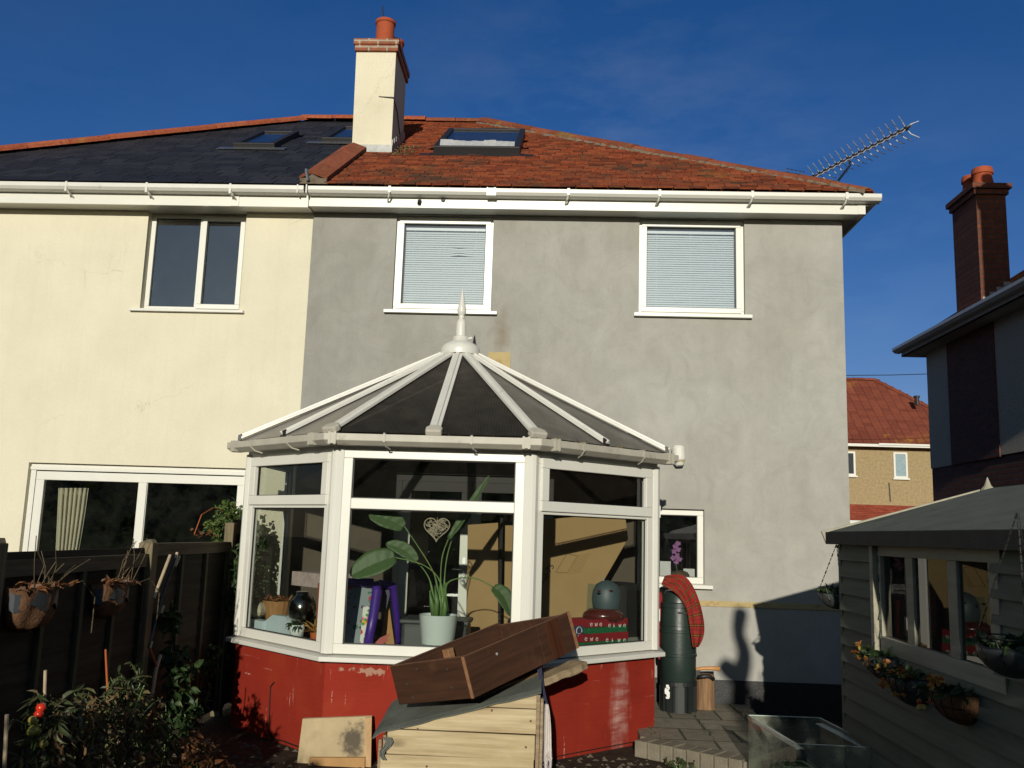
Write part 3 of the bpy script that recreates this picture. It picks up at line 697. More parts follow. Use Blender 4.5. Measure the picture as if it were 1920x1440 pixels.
# roof
hipx = lambda s: 3.05-s
VEL = (-1.50, -.47, 1.62, 3.02)
skp = lambda x, s: (VEL[0]-.02 < x < VEL[1]+.02 and VEL[2]-.05 < s < VEL[3]+.02) or (-2.7 < x < -1.98 and 1.68 < s < 2.5)
mb = MB(); tile_roof(mb, lambda s: -2.5, hipx, 4.2, .092, .160, .014, .007, skp)
mb.quad((-2.5, EY, EZ-.02), (3.05, EY, EZ-.02), (-1.15, 3.95, rz(4.2)-.02), (-2.5, 3.95, rz(4.2)-.02))
mb.tri((3.05, EY, EZ), (3.05, 8.15, EZ), (-1.15, 3.95, rz(4.2))); mb.quad((3.05, 8.15, EZ), (-2.5, 8.15, EZ), (-2.5, 3.95, rz(4.2)), (-1.15, 3.95, rz(4.2)))
rf = mb.build('roof', M_['tiles'], GH)
mb = MB(); ridge_run(mb, (-2.0, 3.95, rz(4.2)+.0), (-1.12, 3.95, rz(4.2)+.0)); ridge_run(mb, (-1.12, 3.92, rz(4.2)-.01), (3.03, -.23, EZ-.03), .125, .40)
mb.build('ridge_tiles', M_['ridge_old'], rf)
mb = MB(); rows = []
for i in range(121):
    t = i/120; p_ = Vector((-1.15, 3.95, rz(4.2))).lerp(Vector((3.05, EY, EZ)), t); o_ = Vector((-1, -1, -KR)).normalized()
    e_ = Vector((-.7, .0, 0)); wv = .115+rnd.uniform(-.018, .022)
    rows.append([p_+Vector((-.06, -.06*0, .02)), p_+Vector((-wv*.8, -wv*.8, -.02+.015*rnd.random())), p_+Vector((-wv, -wv, -wv*KR+.012))])
mb.grid(rows, False)
mb.build('mortar_bedding', M_['mortar'], rf)
skylight(GH, *VEL, lift=.11, bright=True)
mb = MB(); mb.box(XD, 3.0, -.2, -.175, 4.79, 4.93); mb.box(2.975, 3.0, -.175, 8.1, 4.79, 4.93); mb.box(2.93, 3.004, -.2045, -.2, 4.79, 4.93); mb.build('fascia', M_['upvc'], GH, bevel=.003)
mb = MB(); mb.quad((XD, -.175, 4.797), (XD, 0.05, 4.797), (2.975, 0.05, 4.797), (2.975, -.175, 4.797)); mb.quad((XR, .05, 4.797), (XR, 8, 4.797), (2.975, 8, 4.797), (2.975, .05, 4.797)); mb.build('soffit', M_['upvc_old'], GH)
mb = MB(); gutter_run(mb, XD+.01, 3.13); 
prof = [(3.0, 4.965), (3.13, 4.965), (3.13, 4.915), (3.09, 4.88), (3.0, 4.875)]
mb.prism([(a, -.2, b) for a, b in prof], (0, 8.3, 0))
gt = mb.build('gutter', M_['upvc'], GH, bevel=.004)
for px in (730, 1066, 1237, 1411, 1588):
    x = ay(px, 365, -.31).x; b = MB()
    b.box(x-.013, x+.013, -.316, -.20, 4.955, 4.972); b.box(x-.013, x+.013, -.318, -.308, 4.905, 4.972)
    b.tube([(x, -.313, 4.908), (x-.012, -.285, 4.868), (x-.03, -.21, 4.845)], .009, 6); b.build('bracket', M_['upvc'], gt)
for px in (921,):
    x = ay(px, 360, -.31).x; b = MB()
    for o in (-.045, .03): b.box(x+o, x+o+.012, -.316, -.2, 4.888, 4.972)
    b.box(x-.045, x+.048, -.3125, -.2, 4.890, 4.967); b.build('joint', M_['upvc'], gt)
b = MB()
for px, py in ((787, 378), (831, 375)):
    c = ay(px, py, -.202); b.tube([c, c+Vector((0, -.012, 0))], .022, 10)
    if px < 800: b.tube([c+Vector((0, -.01, 0)), c+Vector((-.004, -.03, -.03))], .018, 6)
b.build('vent_hole', M_['seal'], GH)

# ================================================================== CREAM HOUSE
CH = thing('cream_house', 'cream painted semi-detached house half with dark slate roof and tall chimney', 'house')
cw = (-4.232, -3.205, 3.745, 4.788); cd = (-5.20, -2.99, .12, 2.155)
mb = MB(); wall_holes(mb, -7.86, XD, 0, 4.80, [cw, cd], .16); mb.quad((-7.86, 7.9, 0), (-7.86, 0, 0), (-7.86, 0, 4.8), (-7.86, 7.9, 4.8)); mb.quad((XD, 7.9, 0), (-7.86, 7.9, 0), (-7.86, 7.9, 4.8), (XD, 7.9, 4.8))
mb.build('wall', M_['cream'], CH)
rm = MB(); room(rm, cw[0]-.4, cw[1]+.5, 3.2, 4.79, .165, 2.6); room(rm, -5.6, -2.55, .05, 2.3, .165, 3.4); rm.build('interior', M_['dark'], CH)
window(CH, *cw, .085, .05, sash=(1,), mull=(-3.69,), sillx=(-4.325, -3.15), sillz=(3.715, 3.742), sillp=.045)
# sliding patio door
fr = MB(); frame_ring(fr, cd[0], cd[1], cd[2], cd[3]-.0, .055, .05, .13); fr.box(cd[0], cd[1], .035, .05, 2.085, 2.12)
pd = fr.build('patio_door', M_['upvc'], CH, bevel=.004)
for a, b, yy in ((cd[0]+.06, -4.0, .052), (-4.09, cd[1]-.02, .038)):
    s = MB(); frame_ring(s, a, b, .18, 2.075, .085, yy, yy+.045); s.build('sliding_leaf', M_['upvc'], pd, bevel=.004)
    p = MB(); p.quad((a+.08, yy+.02, .25), (b-.08, yy+.02, .25), (b-.08, yy+.02, 2.0), (a+.08, yy+.02, 2.0)); p.build('pane', M_['glass'], pd)
# slate roof
hipl = lambda s: -8.05+s
V2, V3 = (-4.02, -3.50, 1.88, 2.86), (-3.05, -2.62, 2.34, 3.35)
skp2 = lambda x, s: any(v[0]-.02 < x < v[1]+.02 and v[2]-.04 < s < v[3]+.02 for v in (V2, V3)) or (x > -2.6 and 1.68 < s < 2.5)
mb = MB(); tile_roof(mb, hipl, lambda s: -2.5, 4.2, .19, .26, .005, .001, skp2, .005)
mb.quad((-8.05, EY, EZ-.02), (-2.5, EY, EZ-.02), (-2.5, 3.95, rz(4.2)-.02), (-3.85, 3.95, rz(4.2)-.02))
mb.tri((-8.05, 8.15, EZ), (-8.05, EY, EZ), (-3.85, 3.95, rz(4.2))); mb.quad((-2.5, 8.15, EZ), (-8.05, 8.15, EZ), (-3.85, 3.95, rz(4.2)), (-2.5, 3.95, rz(4.2)))
rf2 = mb.build('roof', M_['slate'], CH)
mb = MB(); ridge_run(mb, (-8.1, -.30, EZ-.01), (-3.85, 3.95, rz(4.2)+.01), .125, .5); ridge_run(mb, (-3.87, 3.95, rz(4.2)+.01), (-2.0, 3.95, rz(4.2)+.01), .125, .45)
mb.build('ridge_tiles', M_['ridge_new'], rf2)
up = Vector((0, 1, KR)).normalized(); nrm = Vector((0, -KR, 1)).normalized()
mb = MB(); s0 = Vector((-2.475, EY-.02, EZ+.02)); k = 0
while k < 4:
    a = s0+up*(.02+k*.50); mb.obox(a-Vector((.13, 0, 0))+nrm*.03, Vector((.135, 0, 0))+nrm*.05, up*.492, nrm*.02); mb.obox(a+Vector((.005, 0, 0))+nrm*.08, Vector((.15, 0, 0))-nrm*.055, up*.492, nrm*.02); k += 1
mb.build('party_tiles', M_['ridge_old'], rf2)
mb = MB(); a = s0; mb.prism([a+Vector((-.13, 0, -.02)), a+Vector((.16, 0, -.02)), a+nrm*.075+Vector((.005, 0, 0))], up*.04)
mb.obox(s0+Vector((-.12, 0, 0))+nrm*.005, (.27, 0, 0), up*1.98, nrm*.028); mb.build('mortar_bedding', M_['mortar'], rf2)
mb = MB(); c = s0+Vector((-.03, -.03, 0)); mb.tube([c, c+Vector((-.025, 0, .12))], .018, 6); mb.build('tile_clip', M_['steel'], rf2)
skylight(CH, *V2, lift=.075); skylight(CH, *V3, lift=.075)
mb = MB(); mb.box(-8.0, XD-.004, -.205, -.175, 4.775, 4.925); mb.box(-3.30, -3.22, -.212, -.205, 4.775, 4.925); mb.build('fascia', M_['upvc'], CH, bevel=.003)
mb = MB(); mb.quad((-8, -.175, 4.785), (-8, 0.05, 4.785), (XD, 0.05, 4.785), (XD, -.175, 4.785)); mb.build('soffit', M_['upvc_old'], CH)
mb = MB(); gutter_run(mb, -8.1, XD-.03, -.205, 4.965, .11, .076); mb.box(XD-.10, XD-.085, -.319, -.2, 4.885, 4.975); mb.box(XD-.01, XD+.005, -.319, -.2, 4.885, 4.975)
gt = mb.build('gutter', M_['upvc_old'], CH, bevel=.004)
for px in (124, 275, 432):
    x = ay(px, 350, -.31).x; b = MB(); b.box(x-.011, x+.011, -.319, -.2, 4.87, 4.972); b.tube([(x, -.313, 4.9), (x+.02, -.285, 4.865), (x+.035, -.21, 4.84)], .008, 6); b.build('bracket', M_['upvc_old'], gt)
# the shared chimney
cx0, cx1, cy0, cy1 = -2.50, -2.025, 1.45, 2.22; zb = 6.17
mb = MB()
lo = [(cx0, cy0), (cx1, cy0), (cx1, cy1), (cx0, cy1)]; t_ = .012
hi = [(cx0-.02, cy0), (cx1-.005, cy0), (cx1-.005, cy1), (cx0-.02, cy1)]
vs = [(x, y, 6.0 + (0 if i < 2 else .0)) for i, (x, y) in enumerate(lo)]+[(x, y, 7.375) for x, y in hi]
mb.add(vs, [(0, 1, 5, 4), (1, 2, 6, 5), (2, 3, 7, 6), (3, 0, 4, 7), (4, 5, 6, 7)])
mb.box(cx0-.001, cx1+.006, cy0-.012, cy1, 6.165, 6.18)
chm = mb.build('chimney', M_['cream'], CH)
mb = MB(); mb.box(cx0-.035, cx1+.022, cy0-.035, cy1+.035, 7.375, 7.455); mb.box(cx0-.05, cx1+.035, cy0-.05, cy1+.05, 7.455, 7.53)
mb.build('brick_cap', M_['stack_brick'], chm, bevel=.006)
mb = MB(); mb.prism([(cx0-.045, cy0-.045, 7.53), (cx1+.03, cy0-.045, 7.53), (cx1-.06, cy0+.08, 7.585), (cx0+.06, cy0+.08, 7.585)], (0, .85-.16, 0))
mb.build('flaunching', plain('lichened mortar', (.30, .21, .06), .95, .3, 12, .5, 50, .1), chm)
for (x, y, r, h) in ((-2.225, cy0+.23, .118, .36), (-2.17, cy0+.60, .115, .30)):
    b = MB(); b.lathe([(r*.98, 7.545), (r*1.0, 7.56), (r*.97, 7.60), (r*.95, 7.545+h*.8), (r*.97, 7.545+h-.045), (r*1.08, 7.545+h-.035), (r*1.08, 7.545+h), (r*.9, 7.545+h), (r*.86, 7.6)], (x, y, 0), 28, cap=True); b.build('chimney_pot', M_['pot'], chm, smooth=False)
b = MB(); b.ball((-2.225, cy0+.23, 7.905), .045, 8, .7); b.build('pot_cowl', M_['alu'], chm, smooth=True)
b = MB(); b.tube([(-2.225, cy0+.21, 7.92), (-2.26, cy0+.2, 8.0), (-2.275, cy0+.19, 8.10)], .008, 6); b.tube([(-2.21, cy0+.0, 6.79), (-2.03, cy0-.016, 6.775), (-2.015, cy0+.2, 6.70), (-2.015, cy0+.6, 6.42)], .007, 6); b.build('cable', M_['cable'], chm)
mb = MB(); mb.box(cx0-.0, cx1+.012, cy0-.022, cy0, 5.955, 6.165)
for i in range(7):
    s = 1.70+i*.115; mb.obox((cx1+.001, EY+s, rz(s)-.05), (.012, 0, 0), (0, .115, 0), (0, 0, .23))
mb.build('flashing', M_['lead'], chm)
b = MB()
for i in range(90):
    s = rnd.uniform(1.45, 2.0); x = rnd.uniform(-2.0, -1.72); b.leaf(Vector((x, EY+s, rz(s)+.02)), (rnd.gauss(0, 1), rnd.gauss(0, .5), .6), .05, .02)
tag(b.build('moss_clump', M_['fol_dry'], rf), kind='stuff')

# ================================================================== CONSERVATORY
CV = thing('conservatory', 'white framed conservatory with red painted brick base and pointed bronze roof', 'conservatory')
A0, A, B, C_, D_, D0 = [Vector(p) for p in ((-2.57, -.03, 0), (-2.57, -1.28, 0), (-1.60, -2.20, 0), (-.145, -2.20, 0), (.88, -1.22, 0), (.88, -.03, 0))]
ring = [A0, A, B, C_, D_, D0]
def inset(pts, d):
    """offset an open polyline (walked with the outside on the right-hand side) outwards by d"""
    out_ = []
    for i, p in enumerate(pts):
        ns = []
        for a, b in ((i-1, i), (i, i+1)):
            if 0 <= a and b < len(pts):
                e = (pts[b]-pts[a]).normalized(); ns.append(Vector((e.y, -e.x, 0)))
        if len(ns) == 1: out_.append(p+ns[0]*-d if False else p+ns[0]*d)
        else:
            m = (ns[0]+ns[1]); m = m/(m.length**2)*2; out_.append(p+m*d)
    return out_
def strip(mb, o, i, z0, z1, slope=0):
    for k in range(len(o)-1):
        q = [(o[k].x, o[k].y, z0), (o[k+1].x, o[k+1].y, z0), (i[k+1].x, i[k+1].y, z0), (i[k].x, i[k].y, z0)]
        p = [(o[k].x, o[k].y, z1-slope), (o[k+1].x, o[k+1].y, z1-slope), (i[k+1].x, i[k+1].y, z1), (i[k].x, i[k].y, z1)]
        mb.add(q+p, [(3, 2, 1, 0), (4, 5, 6, 7), (0, 1, 5, 4), (2, 3, 7, 6)] + ([(3, 0, 4, 7)] if k == 0 else []) + ([(1, 2, 6, 5)] if k == len(o)-2 else []))
chk = inset(ring, .1)
SGN = 1 if chk[2].y < -2.2 else -1
off = lambda d: inset(ring, SGN*d)
# dwarf wall, one smooth run of painted brick
mb = MB(); strip(mb, off(-.015), off(-.20), -.05, .665); mb.build('dwarf_wall', M_['red'], CV)
mb = MB(); strip(mb, off(.065), off(-.10), .662, .712, .016); sill = mb.build('sill', M_['upvc_old'], CV, bevel=.006)
mb = MB(); strip(mb, off(-.06), off(-.30), .712, .735); mb.build('window_board', M_['upvc'], CV)
mb = MB(); strip(mb, off(-.002), off(-.09), 2.185, 2.30); mb.build('eaves_beam', M_['upvc_old'], CV, bevel=.004)
ZB, ZT = .712, 2.19
def facet(P, Q, name='window_frame', opener=True, posts=True):
    e = (Q-P); W_ = e.length; e.normalize(); n = Vector((e.y, -e.x, 0))*SGN     # n points outwards
    def bx_(mb, u0, u1, z0, z1, d0, d1):      # d measured outwards from the frame's face
        mb.obox(P+e*u0+n*d0+Vector((0, 0, z0)), e*(u1-u0), n*(d1-d0), (0, 0, z1-z0))
    t = .07; g0, g1 = .055, W_-.055
    f = MB()
    bx_(f, g0, g1, ZT-t, ZT, -.06, 0); bx_(f, g0, g1, ZB, ZB+t, -.06, 0); bx_(f, g0, g0+t, ZB+t, ZT-t, -.06, 0); bx_(f, g1-t, g1, ZB+t, ZT-t, -.06, 0)
    zt0, zt1 = 1.748, 1.826
    bx_(f, g0+t, g1-t, zt0, zt1, -.058, -.002)
    fo = f.build(name, M_['upvc'], CV, bevel=.005)
    def pane(u0, u1, z0, z1):
        p = MB(); a = P+e*u0-n*.035; b = P+e*u1-n*.035; z = Vector((0, 0, 1))
        p.quad(a+z*z0, b+z*z0, b+z*z1, a+z*z1); p.build('pane', M_['glass_cons'], fo)
        s = MB(); q = .007
        for (ua, ub, za, zb_) in ((u0, u1, z0, z0+q), (u0, u1, z1-q, z1), (u0, u0+q, z0, z1), (u1-q, u1, z0, z1)): bx_(s, ua, ub, za, zb_, -.034, -.026)
        s.build('seal', M_['seal'], fo)
    pane(g0+t, g1-t, ZB+t, zt0)
    if opener:
        s = MB(); u0, u1, z0, z1 = g0+t*.45, g1-t*.45, zt1-.055, ZT-.028
        tt = .075
        bx_(s, u0, u1, z1-tt, z1, -.02, .018); bx_(s, u0, u1, z0, z0+tt, -.02, .018); bx_(s, u0, u0+tt, z0+tt, z1-tt, -.02, .018); bx_(s, u1-tt, u1, z0+tt, z1-tt, -.02, .018)
        s.build('sash', M_['upvc'], fo, bevel=.006)
        pane(u0+tt, u1-tt, z0+tt, z1-tt)
    else: pane(g0+t, g1-t, zt1, ZT-t)
    return fo
facet(A, B); facet(B, C_, opener=False); facet(C_, D_)
facet(A0, A, opener=False); facet(D_, D0, opener=False)
for k, P in enumerate((A, B, C_, D_)):
    p = MB(); q = off(.008)[k+1]; c = P.lerp(Vector((-.845, -1.0, 0)), .03)
    prev, nxt = ring[k], ring[k+2]; e1 = (prev-P).normalized(); e2 = (nxt-P).normalized()
    n1 = Vector((e1.y, -e1.x, 0)); n1 = n1 if n1.dot(P-Vector((-.845, -.9, 0))) > 0 else -n1
    n2 = Vector((e2.y, -e2.x, 0)); n2 = n2 if n2.dot(P-Vector((-.845, -.9, 0))) > 0 else -n2
    pts = [P+e1*.058+n1*.006, P+e1*.02+n1*.02, q+(q-P)*.6, P+e2*.02+n2*.02, P+e2*.058+n2*.006, P+e2*.058-n2*.06, P.lerp(Vector((-.845, -1.0, 0)), .05), P+e1*.058-n1*.06]
    p.prism([v+Vector((0, 0, ZB)) for v in pts], (0, 0, ZT-ZB)); p.build('corner_post', M_['upvc'], CV, bevel=.003)
p = MB()
for z in (1.77, .93): p.box(D_.x+.004, D_.x+.03, -1.18, -1.13, z, z+.10); p.box(D_.x+.004, D_.x+.022, -1.19, -1.12, z-.05, z)
p.build('hinge_cover', M_['upvc'], CV, bevel=.003)
# roof
EVZ = 2.30
ev = [v+Vector((0, 0, EVZ)) for v in off(.075)]; ev[0].x = -2.59; ev[5].x = .90
APY = -.93
AP = ay(873, 656, APY); APZ = AP.z
AP = Vector((-.845, APY, APZ)); RE = Vector((-.845, -.03, APZ))
midAB, midBC, midCD = (ev[1]+ev[2])/2, (ev[2]+ev[3])/2, (ev[3]+ev[4])/2
def panel(*pts):
    p = MB(); pts = [Vector(q)+Vector((0, 0, .005)) for q in pts]
    base = (pts[1]-pts[0]).normalized(); uvs = [((q-pts[0]).dot(base)*1.0, 0) for q in pts]
    p.add(pts, [tuple(range(len(pts)))], uvs); p.build('roof_panel', M_['poly'], CV)
for a, b in ((ev[1], midAB), (midAB, ev[2]), (ev[2], midBC), (midBC, ev[3]), (ev[3], midCD), (midCD, ev[4])): panel(a, b, AP)
panel(ev[0], ev[1], AP, RE); panel(ev[4], ev[5], RE, AP)
def bar(a, b, wd=.062, h=.04, lift=.01):
    a, b = Vector(a), Vector(b); d = (b-a).normalized(); sd = d.cross(Vector((0, 0, 1))).normalized(); up_ = sd.cross(d)
    m = MB(); prof = [(-wd/2, 0), (wd/2, 0), (wd/2, h*.55), (wd*.22, h*.62), (wd*.18, h), (-wd*.18, h), (-wd*.22, h*.62), (-wd/2, h*.55)]
    m.prism([a+sd*x+up_*(y+lift) for x, y in prof], b-a); return m.build('glazing_bar', M_['upvc_old'], CV, bevel=.002)
for q, wd in ((ev[1], .06), (midAB, .06), (ev[2], .085), (midBC, .085), (ev[3], .085), (midCD, .06), (ev[4], .06)): bar(q, AP, wd)
bar(ev[0].lerp(ev[1], .5), AP.lerp(RE, .5), .06)
bar(ev[5].lerp(ev[4], .5), AP.lerp(RE, .5), .06)
m = MB(); m.tube([AP+Vector((0, -.02, .03)), RE+Vector((0, 0, .03))], .06, 8); m.build('ridge_cap', M_['upvc_old'], CV)
for q, s in ((ev[2], 1), (midBC, .9), (ev[3], 1)):
    d = (AP-q).normalized(); sd = d.cross(Vector((0, 0, 1))).normalized(); up_ = sd.cross(d); o = q-d*.03
    m = MB(); m.prism([o+sd*-.066*s, o+sd*.066*s, o+sd*.07*s+d*.06, o+sd*.03+d*.10, o-sd*.03+d*.10, o-sd*.07*s+d*.06], up_*.052); m.build('bar_end_cap', M_['gutter'], CV, bevel=.012)
for q in (ev[1], midAB, midCD, ev[4]):
    d = (AP-q).normalized(); m = MB(); sd = d.cross(Vector((0, 0, 1))).normalized(); m.obox(q-sd*.032-d*.012, sd*.064, d*.03, (0, 0, .055)); m.build('bar_end_cap', M_['cable'], CV)
# gutter following the eaves, with clips
mb = MB(); o1, o2, i1 = off(.165), off(.125), off(.06)
for k in (1, 2, 3):
    a = [o1[k]+Vector((0, 0, 2.285)), o1[k]+Vector((0, 0, 2.235)), o2[k]+Vector((0, 0, 2.205)), i1[k]+Vector((0, 0, 2.205)), i1[k]+Vector((0, 0, 2.27)), o1[k].lerp(i1[k], .1)+Vector((0, 0, 2.27)), o1[k].lerp(i1[k], .1)+Vector((0, 0, 2.285))]
    b = [o1[k+1]+Vector((0, 0, 2.285)), o1[k+1]+Vector((0, 0, 2.235)), o2[k+1]+Vector((0, 0, 2.205)), i1[k+1]+Vector((0, 0, 2.205)), i1[k+1]+Vector((0, 0, 2.27)), o1[k+1].lerp(i1[k+1], .1)+Vector((0, 0, 2.27)), o1[k+1].lerp(i1[k+1], .1)+Vector((0, 0, 2.285))]
    n_ = 7; fs = [(i, (i+1) % n_, n_+(i+1) % n_, n_+i) for i in range(n_)]+[tuple(range(n_))[::-1], tuple(range(n_, 2*n_))]
    mb.add(a+b, fs)
gt = mb.build('gutter', M_['gutter'], CV, bevel=.003)
def clip_at(k, t, wide=.016):
    p = o1[k].lerp(o1[k+1], t); e = (o1[k+1]-o1[k]).normalized(); n = Vector((e.y, -e.x, 0))*SGN
    m = MB(); m.obox(p-e*wide/2+n*.001+Vector((0, 0, 2.228)), e*wide, n*.006, (0, 0, .066)); m.obox(p-e*wide/2-n*.1+Vector((0, 0, 2.288)), e*wide, n*.107, (0, 0, .005))
    m.tube([p+n*.003+Vector((0, 0, 2.23)), p-n*.035+e*.01+Vector((0, 0, 2.198)), p-n*.09+e*.03+Vector((0, 0, 2.185))], .006, 6); m.build('bracket', M_['gutter'], gt)
def union_at(k, t):
    p = o1[k].lerp(o1[k+1], t); e = (o1[k+1]-o1[k]).normalized(); n = Vector((e.y, -e.x, 0))*SGN; m = MB()
    for d in (-.028, .012): m.obox(p+e*d-n*.1+Vector((0, 0, 2.205)), e*.016, n*.108, (0, 0, .09))
    m.obox(p-e*.03-n*.1+Vector((0, 0, 2.21)), e*.06, n*.104, (0, 0, .079)); m.build('joint', M_['gutter'], gt)
for k, t in ((1, .28), (1, .66), (2, .28), (2, .68), (3, .28), (3, .72)): clip_at(k, t)
for k, t in ((1, .07), (1, .88), (2, .04), (2, .93), (3, .10), (3, .94)): union_at(k, t)
b = MB()
for i in range(240):
    k = rnd.choice((2, 3, 3, 3, 3, 1)); t = rnd.random() if k != 2 else rnd.uniform(.55, 1)
    p = o1[k].lerp(i1[k], rnd.uniform(.15, .9)).lerp(o1[k+1].lerp(i1[k+1], .4), t)
    b.leaf(p+Vector((0, 0, 2.277)), (rnd.gauss(0, 1), rnd.gauss(0, 1), rnd.uniform(0, .5)), rnd.uniform(.02, .06), .014)
tag(b.build('leaf_debris', M_['fol_dry'], gt), kind='stuff')
# finial
m = MB(); z0 = APZ-.02
m.lathe([(.175, z0-.035), (.178, z0+.0), (.172, z0+.03), (.14, z0+.065), (.085, z0+.09), (.072, z0+.10), (.068, z0+.135), (.048, z0+.145), (.044, z0+.26), (.034, z0+.29), (.022, z0+.30), (.030, z0+.315), (.024, z0+.33), (.036, z0+.35), (.042, z0+.375), (.034, z0+.42), (.018, z0+.50), (.003, z0+.585)], (AP.x, AP.y, 0), 28)
mbw = MB(); mbw.box(-2.50, FDX[0]-.002, -.014, -.004, .11, 2.6); mbw.box(FDX[1]+.002, .86, -.014, -.004, .11, 2.6); mbw.box(FDX[0]-.002, FDX[1]+.002, -.014, -.004, 2.16, 2.6); mbw.build('brown_sheet', plain('brown back sheet', (.085, .068, .05), .9, .15, 3), CV)  # thin brown sheet added over the grey house wall to make it darker
fin = m.build('finial', M_['upvc_old'], CV, smooth=True)
fin.modifiers.new('es', 'EDGE_SPLIT').split_angle = R(50)
m = MB(); m.tube([(AP.x+.07, AP.y-.01, z0+.12), (AP.x+.11, AP.y-.02, z0+.125)], .013, 8); m.build('fixing_knob', M_['upvc_old'], CV)
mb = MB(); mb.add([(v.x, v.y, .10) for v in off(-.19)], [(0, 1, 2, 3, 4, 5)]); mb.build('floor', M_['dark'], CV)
# wall cable and its entry hole on the red base
def facept(k, px, py, d=.0):
    P, Q = off(-.015)[k], off(-.015)[k+1]; e = (Q-P).normalized(); n = Vector((e.y, -e.x, 0))*SGN; return on(px, py, P+n*d, n)
c = MB(); c.tube([facept(1, 514, 1279, .006), facept(1, 507, 1288, .006), facept(1, 505, 1330, .006), facept(1, 505, 1376, .006), facept(1, 513, 1386, .006), facept(1, 530, 1389, .006), facept(1, 561, 1401, .006)], .005, 6)
tag(c.build('wall_cable', M_['cable']), 'thin black cable dropping down the left red wall beside the plywood board', 'cable')
c = MB(); c.tube([facept(3, 1030, 1421, .006), facept(3, 1130, 1402, .006), facept(3, 1243, 1381, .006)], .004, 6)
tag(c.build('wall_cable', M_['cable']), 'thin black cable slanting across the red wall right of the wooden crate', 'cable')

# ================================================================== RIGHT NEIGHBOUR HOUSE
RHs = thing('neighbour_house', 'dark pebbledash and brick house beyond the shed seen from its shaded side', 'house')
HX, HY1, HY0 = 6.3, 6.66, -3.2
mb = MB(); mb.box(HX, 15, HY0, HY1, 0, 2.88); mb.build('brick_wall', M_['dark_brick_side'], RHs)
mb = MB(); mb.box(HX-.02, 15, 5.82, HY1, 2.88, 4.84); mb.build('wall', M_['dash'], RHs)
mb = MB(); mb.box(HX-.02, 15, HY0, 4.24, 2.90, 4.84); mb.build('wall', M_['dash'], RHs)
mb = MB(); mb.box(HX-.035, HX+1, 4.24, 5.82, 2.88, 4.84); mb.build('chimney_breast', M_['dark_brick_side'], RHs)
def hip_roof(mb, x0, x1, y0, y1, z, k):
    h = (y1-y0)/2; a = (x0+h, (y0+y1)/2, z+h*k); b = (x1-h, (y0+y1)/2, z+h*k)
    mb.add([(x0, y0, z), (x1, y0, z), (x1, y1, z), (x0, y1, z), a, b], [(0, 1, 5, 4), (1, 2, 5), (2, 3, 4, 5), (3, 0, 4), (3, 2, 1, 0)])
mb = MB(); hip_roof(mb, HX-.36, 15.4, HY0-.3, HY1+.34, 4.975, .56); mb.build('roof', plain('dark brown roof', (.10, .045, .03), .9, .3, 14, .5, 30, .2), RHs)
mb = MB(); mb.box(HX-.32, HX-.02, HY0-.2, HY1+.3, 4.82, 4.835); mb.box(HX-.32, HX-.295, HY0-.2, HY1+.3, 4.82, 4.95); mb.box(HX-.32, 15, HY1+.28, HY1+.3, 4.82, 4.95); mb.build('fascia', M_['dash'], RHs)
mb = MB(); pr_ = [(HX-.32, 4.985), (HX-.44, 4.985), (HX-.44, 4.94), (HX-.40, 4.90), (HX-.32, 4.89)]; mb.prism([(a, HY0-.2, b) for a, b in pr_], (0, HY1+.6-HY0, 0)); mb.build('gutter', M_['upvc_old'], RHs)
def stack(xo, ztop, front_y):
    x0, x1, y0, y1 = 6.05+xo, 6.47+xo, front_y, front_y+.80
    m = MB(); m.box(x0, x1, y0, y1, 4.9, ztop-.28); o = m.build('chimney', M_['dark_brick'], RHs)
    m = MB(); m.box(x0-.035, x1+.035, y0-.035, y1+.035, ztop-.28, ztop-.20); m.box(x0-.07, x1+.07, y0-.07, y1+.07, ztop-.20, ztop-.12); m.build('brick_cap', M_['dark_brick'], o, bevel=.006)
    m = MB(); m.prism([(x0-.02, y0-.02, ztop-.12), (x1+.02, y0-.02, ztop-.12), (x1-.1, y0+.1, ztop-.06), (x0+.1, y0+.1, ztop-.06)], (0, .84, 0)); m.build('flaunching', M_['mortar'], o)
    for yy, dz, r in ((y0+.22, .20, .15), (y0+.58, .22, .14)):
        m = MB(); m.lathe([(r, ztop-.1), (r*.98, ztop-.02), (r*.86, ztop+dz-.14), (r*.88, ztop+dz-.10), (r*1.0, ztop+dz-.09), (r*1.0, ztop+dz-.05), (r*.93, ztop+dz), (r*.8, ztop+dz), (r*.76, ztop)], ((x0+x1)/2, yy, 0), 26); m.build('chimney_pot', M_['pot'], o)
    m = MB()
    for i in range(4): m.box(x0+.02+i*.1, x0+.02+i*.1+.098, y0-.012, y0, 4.95+i*.06, 5.14+i*.075)
    m.build('flashing', M_['lead'], o); return o
stack(0, 6.95, 4.08); stack(-.12, 7.80, -.55)  # second stack is added out of view to shade the first one's front

# ================================================================== FAR HOUSE
FHs = thing('distant_house', 'tan pebbledash house with brown tiled hipped roof in the gap beyond the grey house', 'house')
FY = 26.0
z_e = 5.25
mb = MB(); mb.box(8.6, 19, FY, FY+7, 0, z_e); mb.build('wall', M_['dash_tan'], FHs)
rg0, rg1 = ay(1560, 711, FY+3.2), ay(1640, 714, FY+3.2)
cr = ay(1790, 800, FY-.3)
mb = MB()
zr = rg1.z; x_r = rg1.x; hlf = 3.5
k2 = (zr-z_e-.05)/hlf; xr2 = x_r+hlf*1.0
def pan(mb, xa_f, xb_f, y0, z0, k, n, wd):
    for i in range(n):
        s = hlf*i/n; s2 = hlf*(i+1)/n+.06; x = xa_f
        while x < xb_f-(s*1.0):
            x2 = min(x+wd-.012, xb_f-s); mb.obox((x, y0+s, z0+s*k+.03), (x2-x, 0, 0), (0, s2-s, (s2-s)*k-.03), (0, -.01, .03)); x += wd
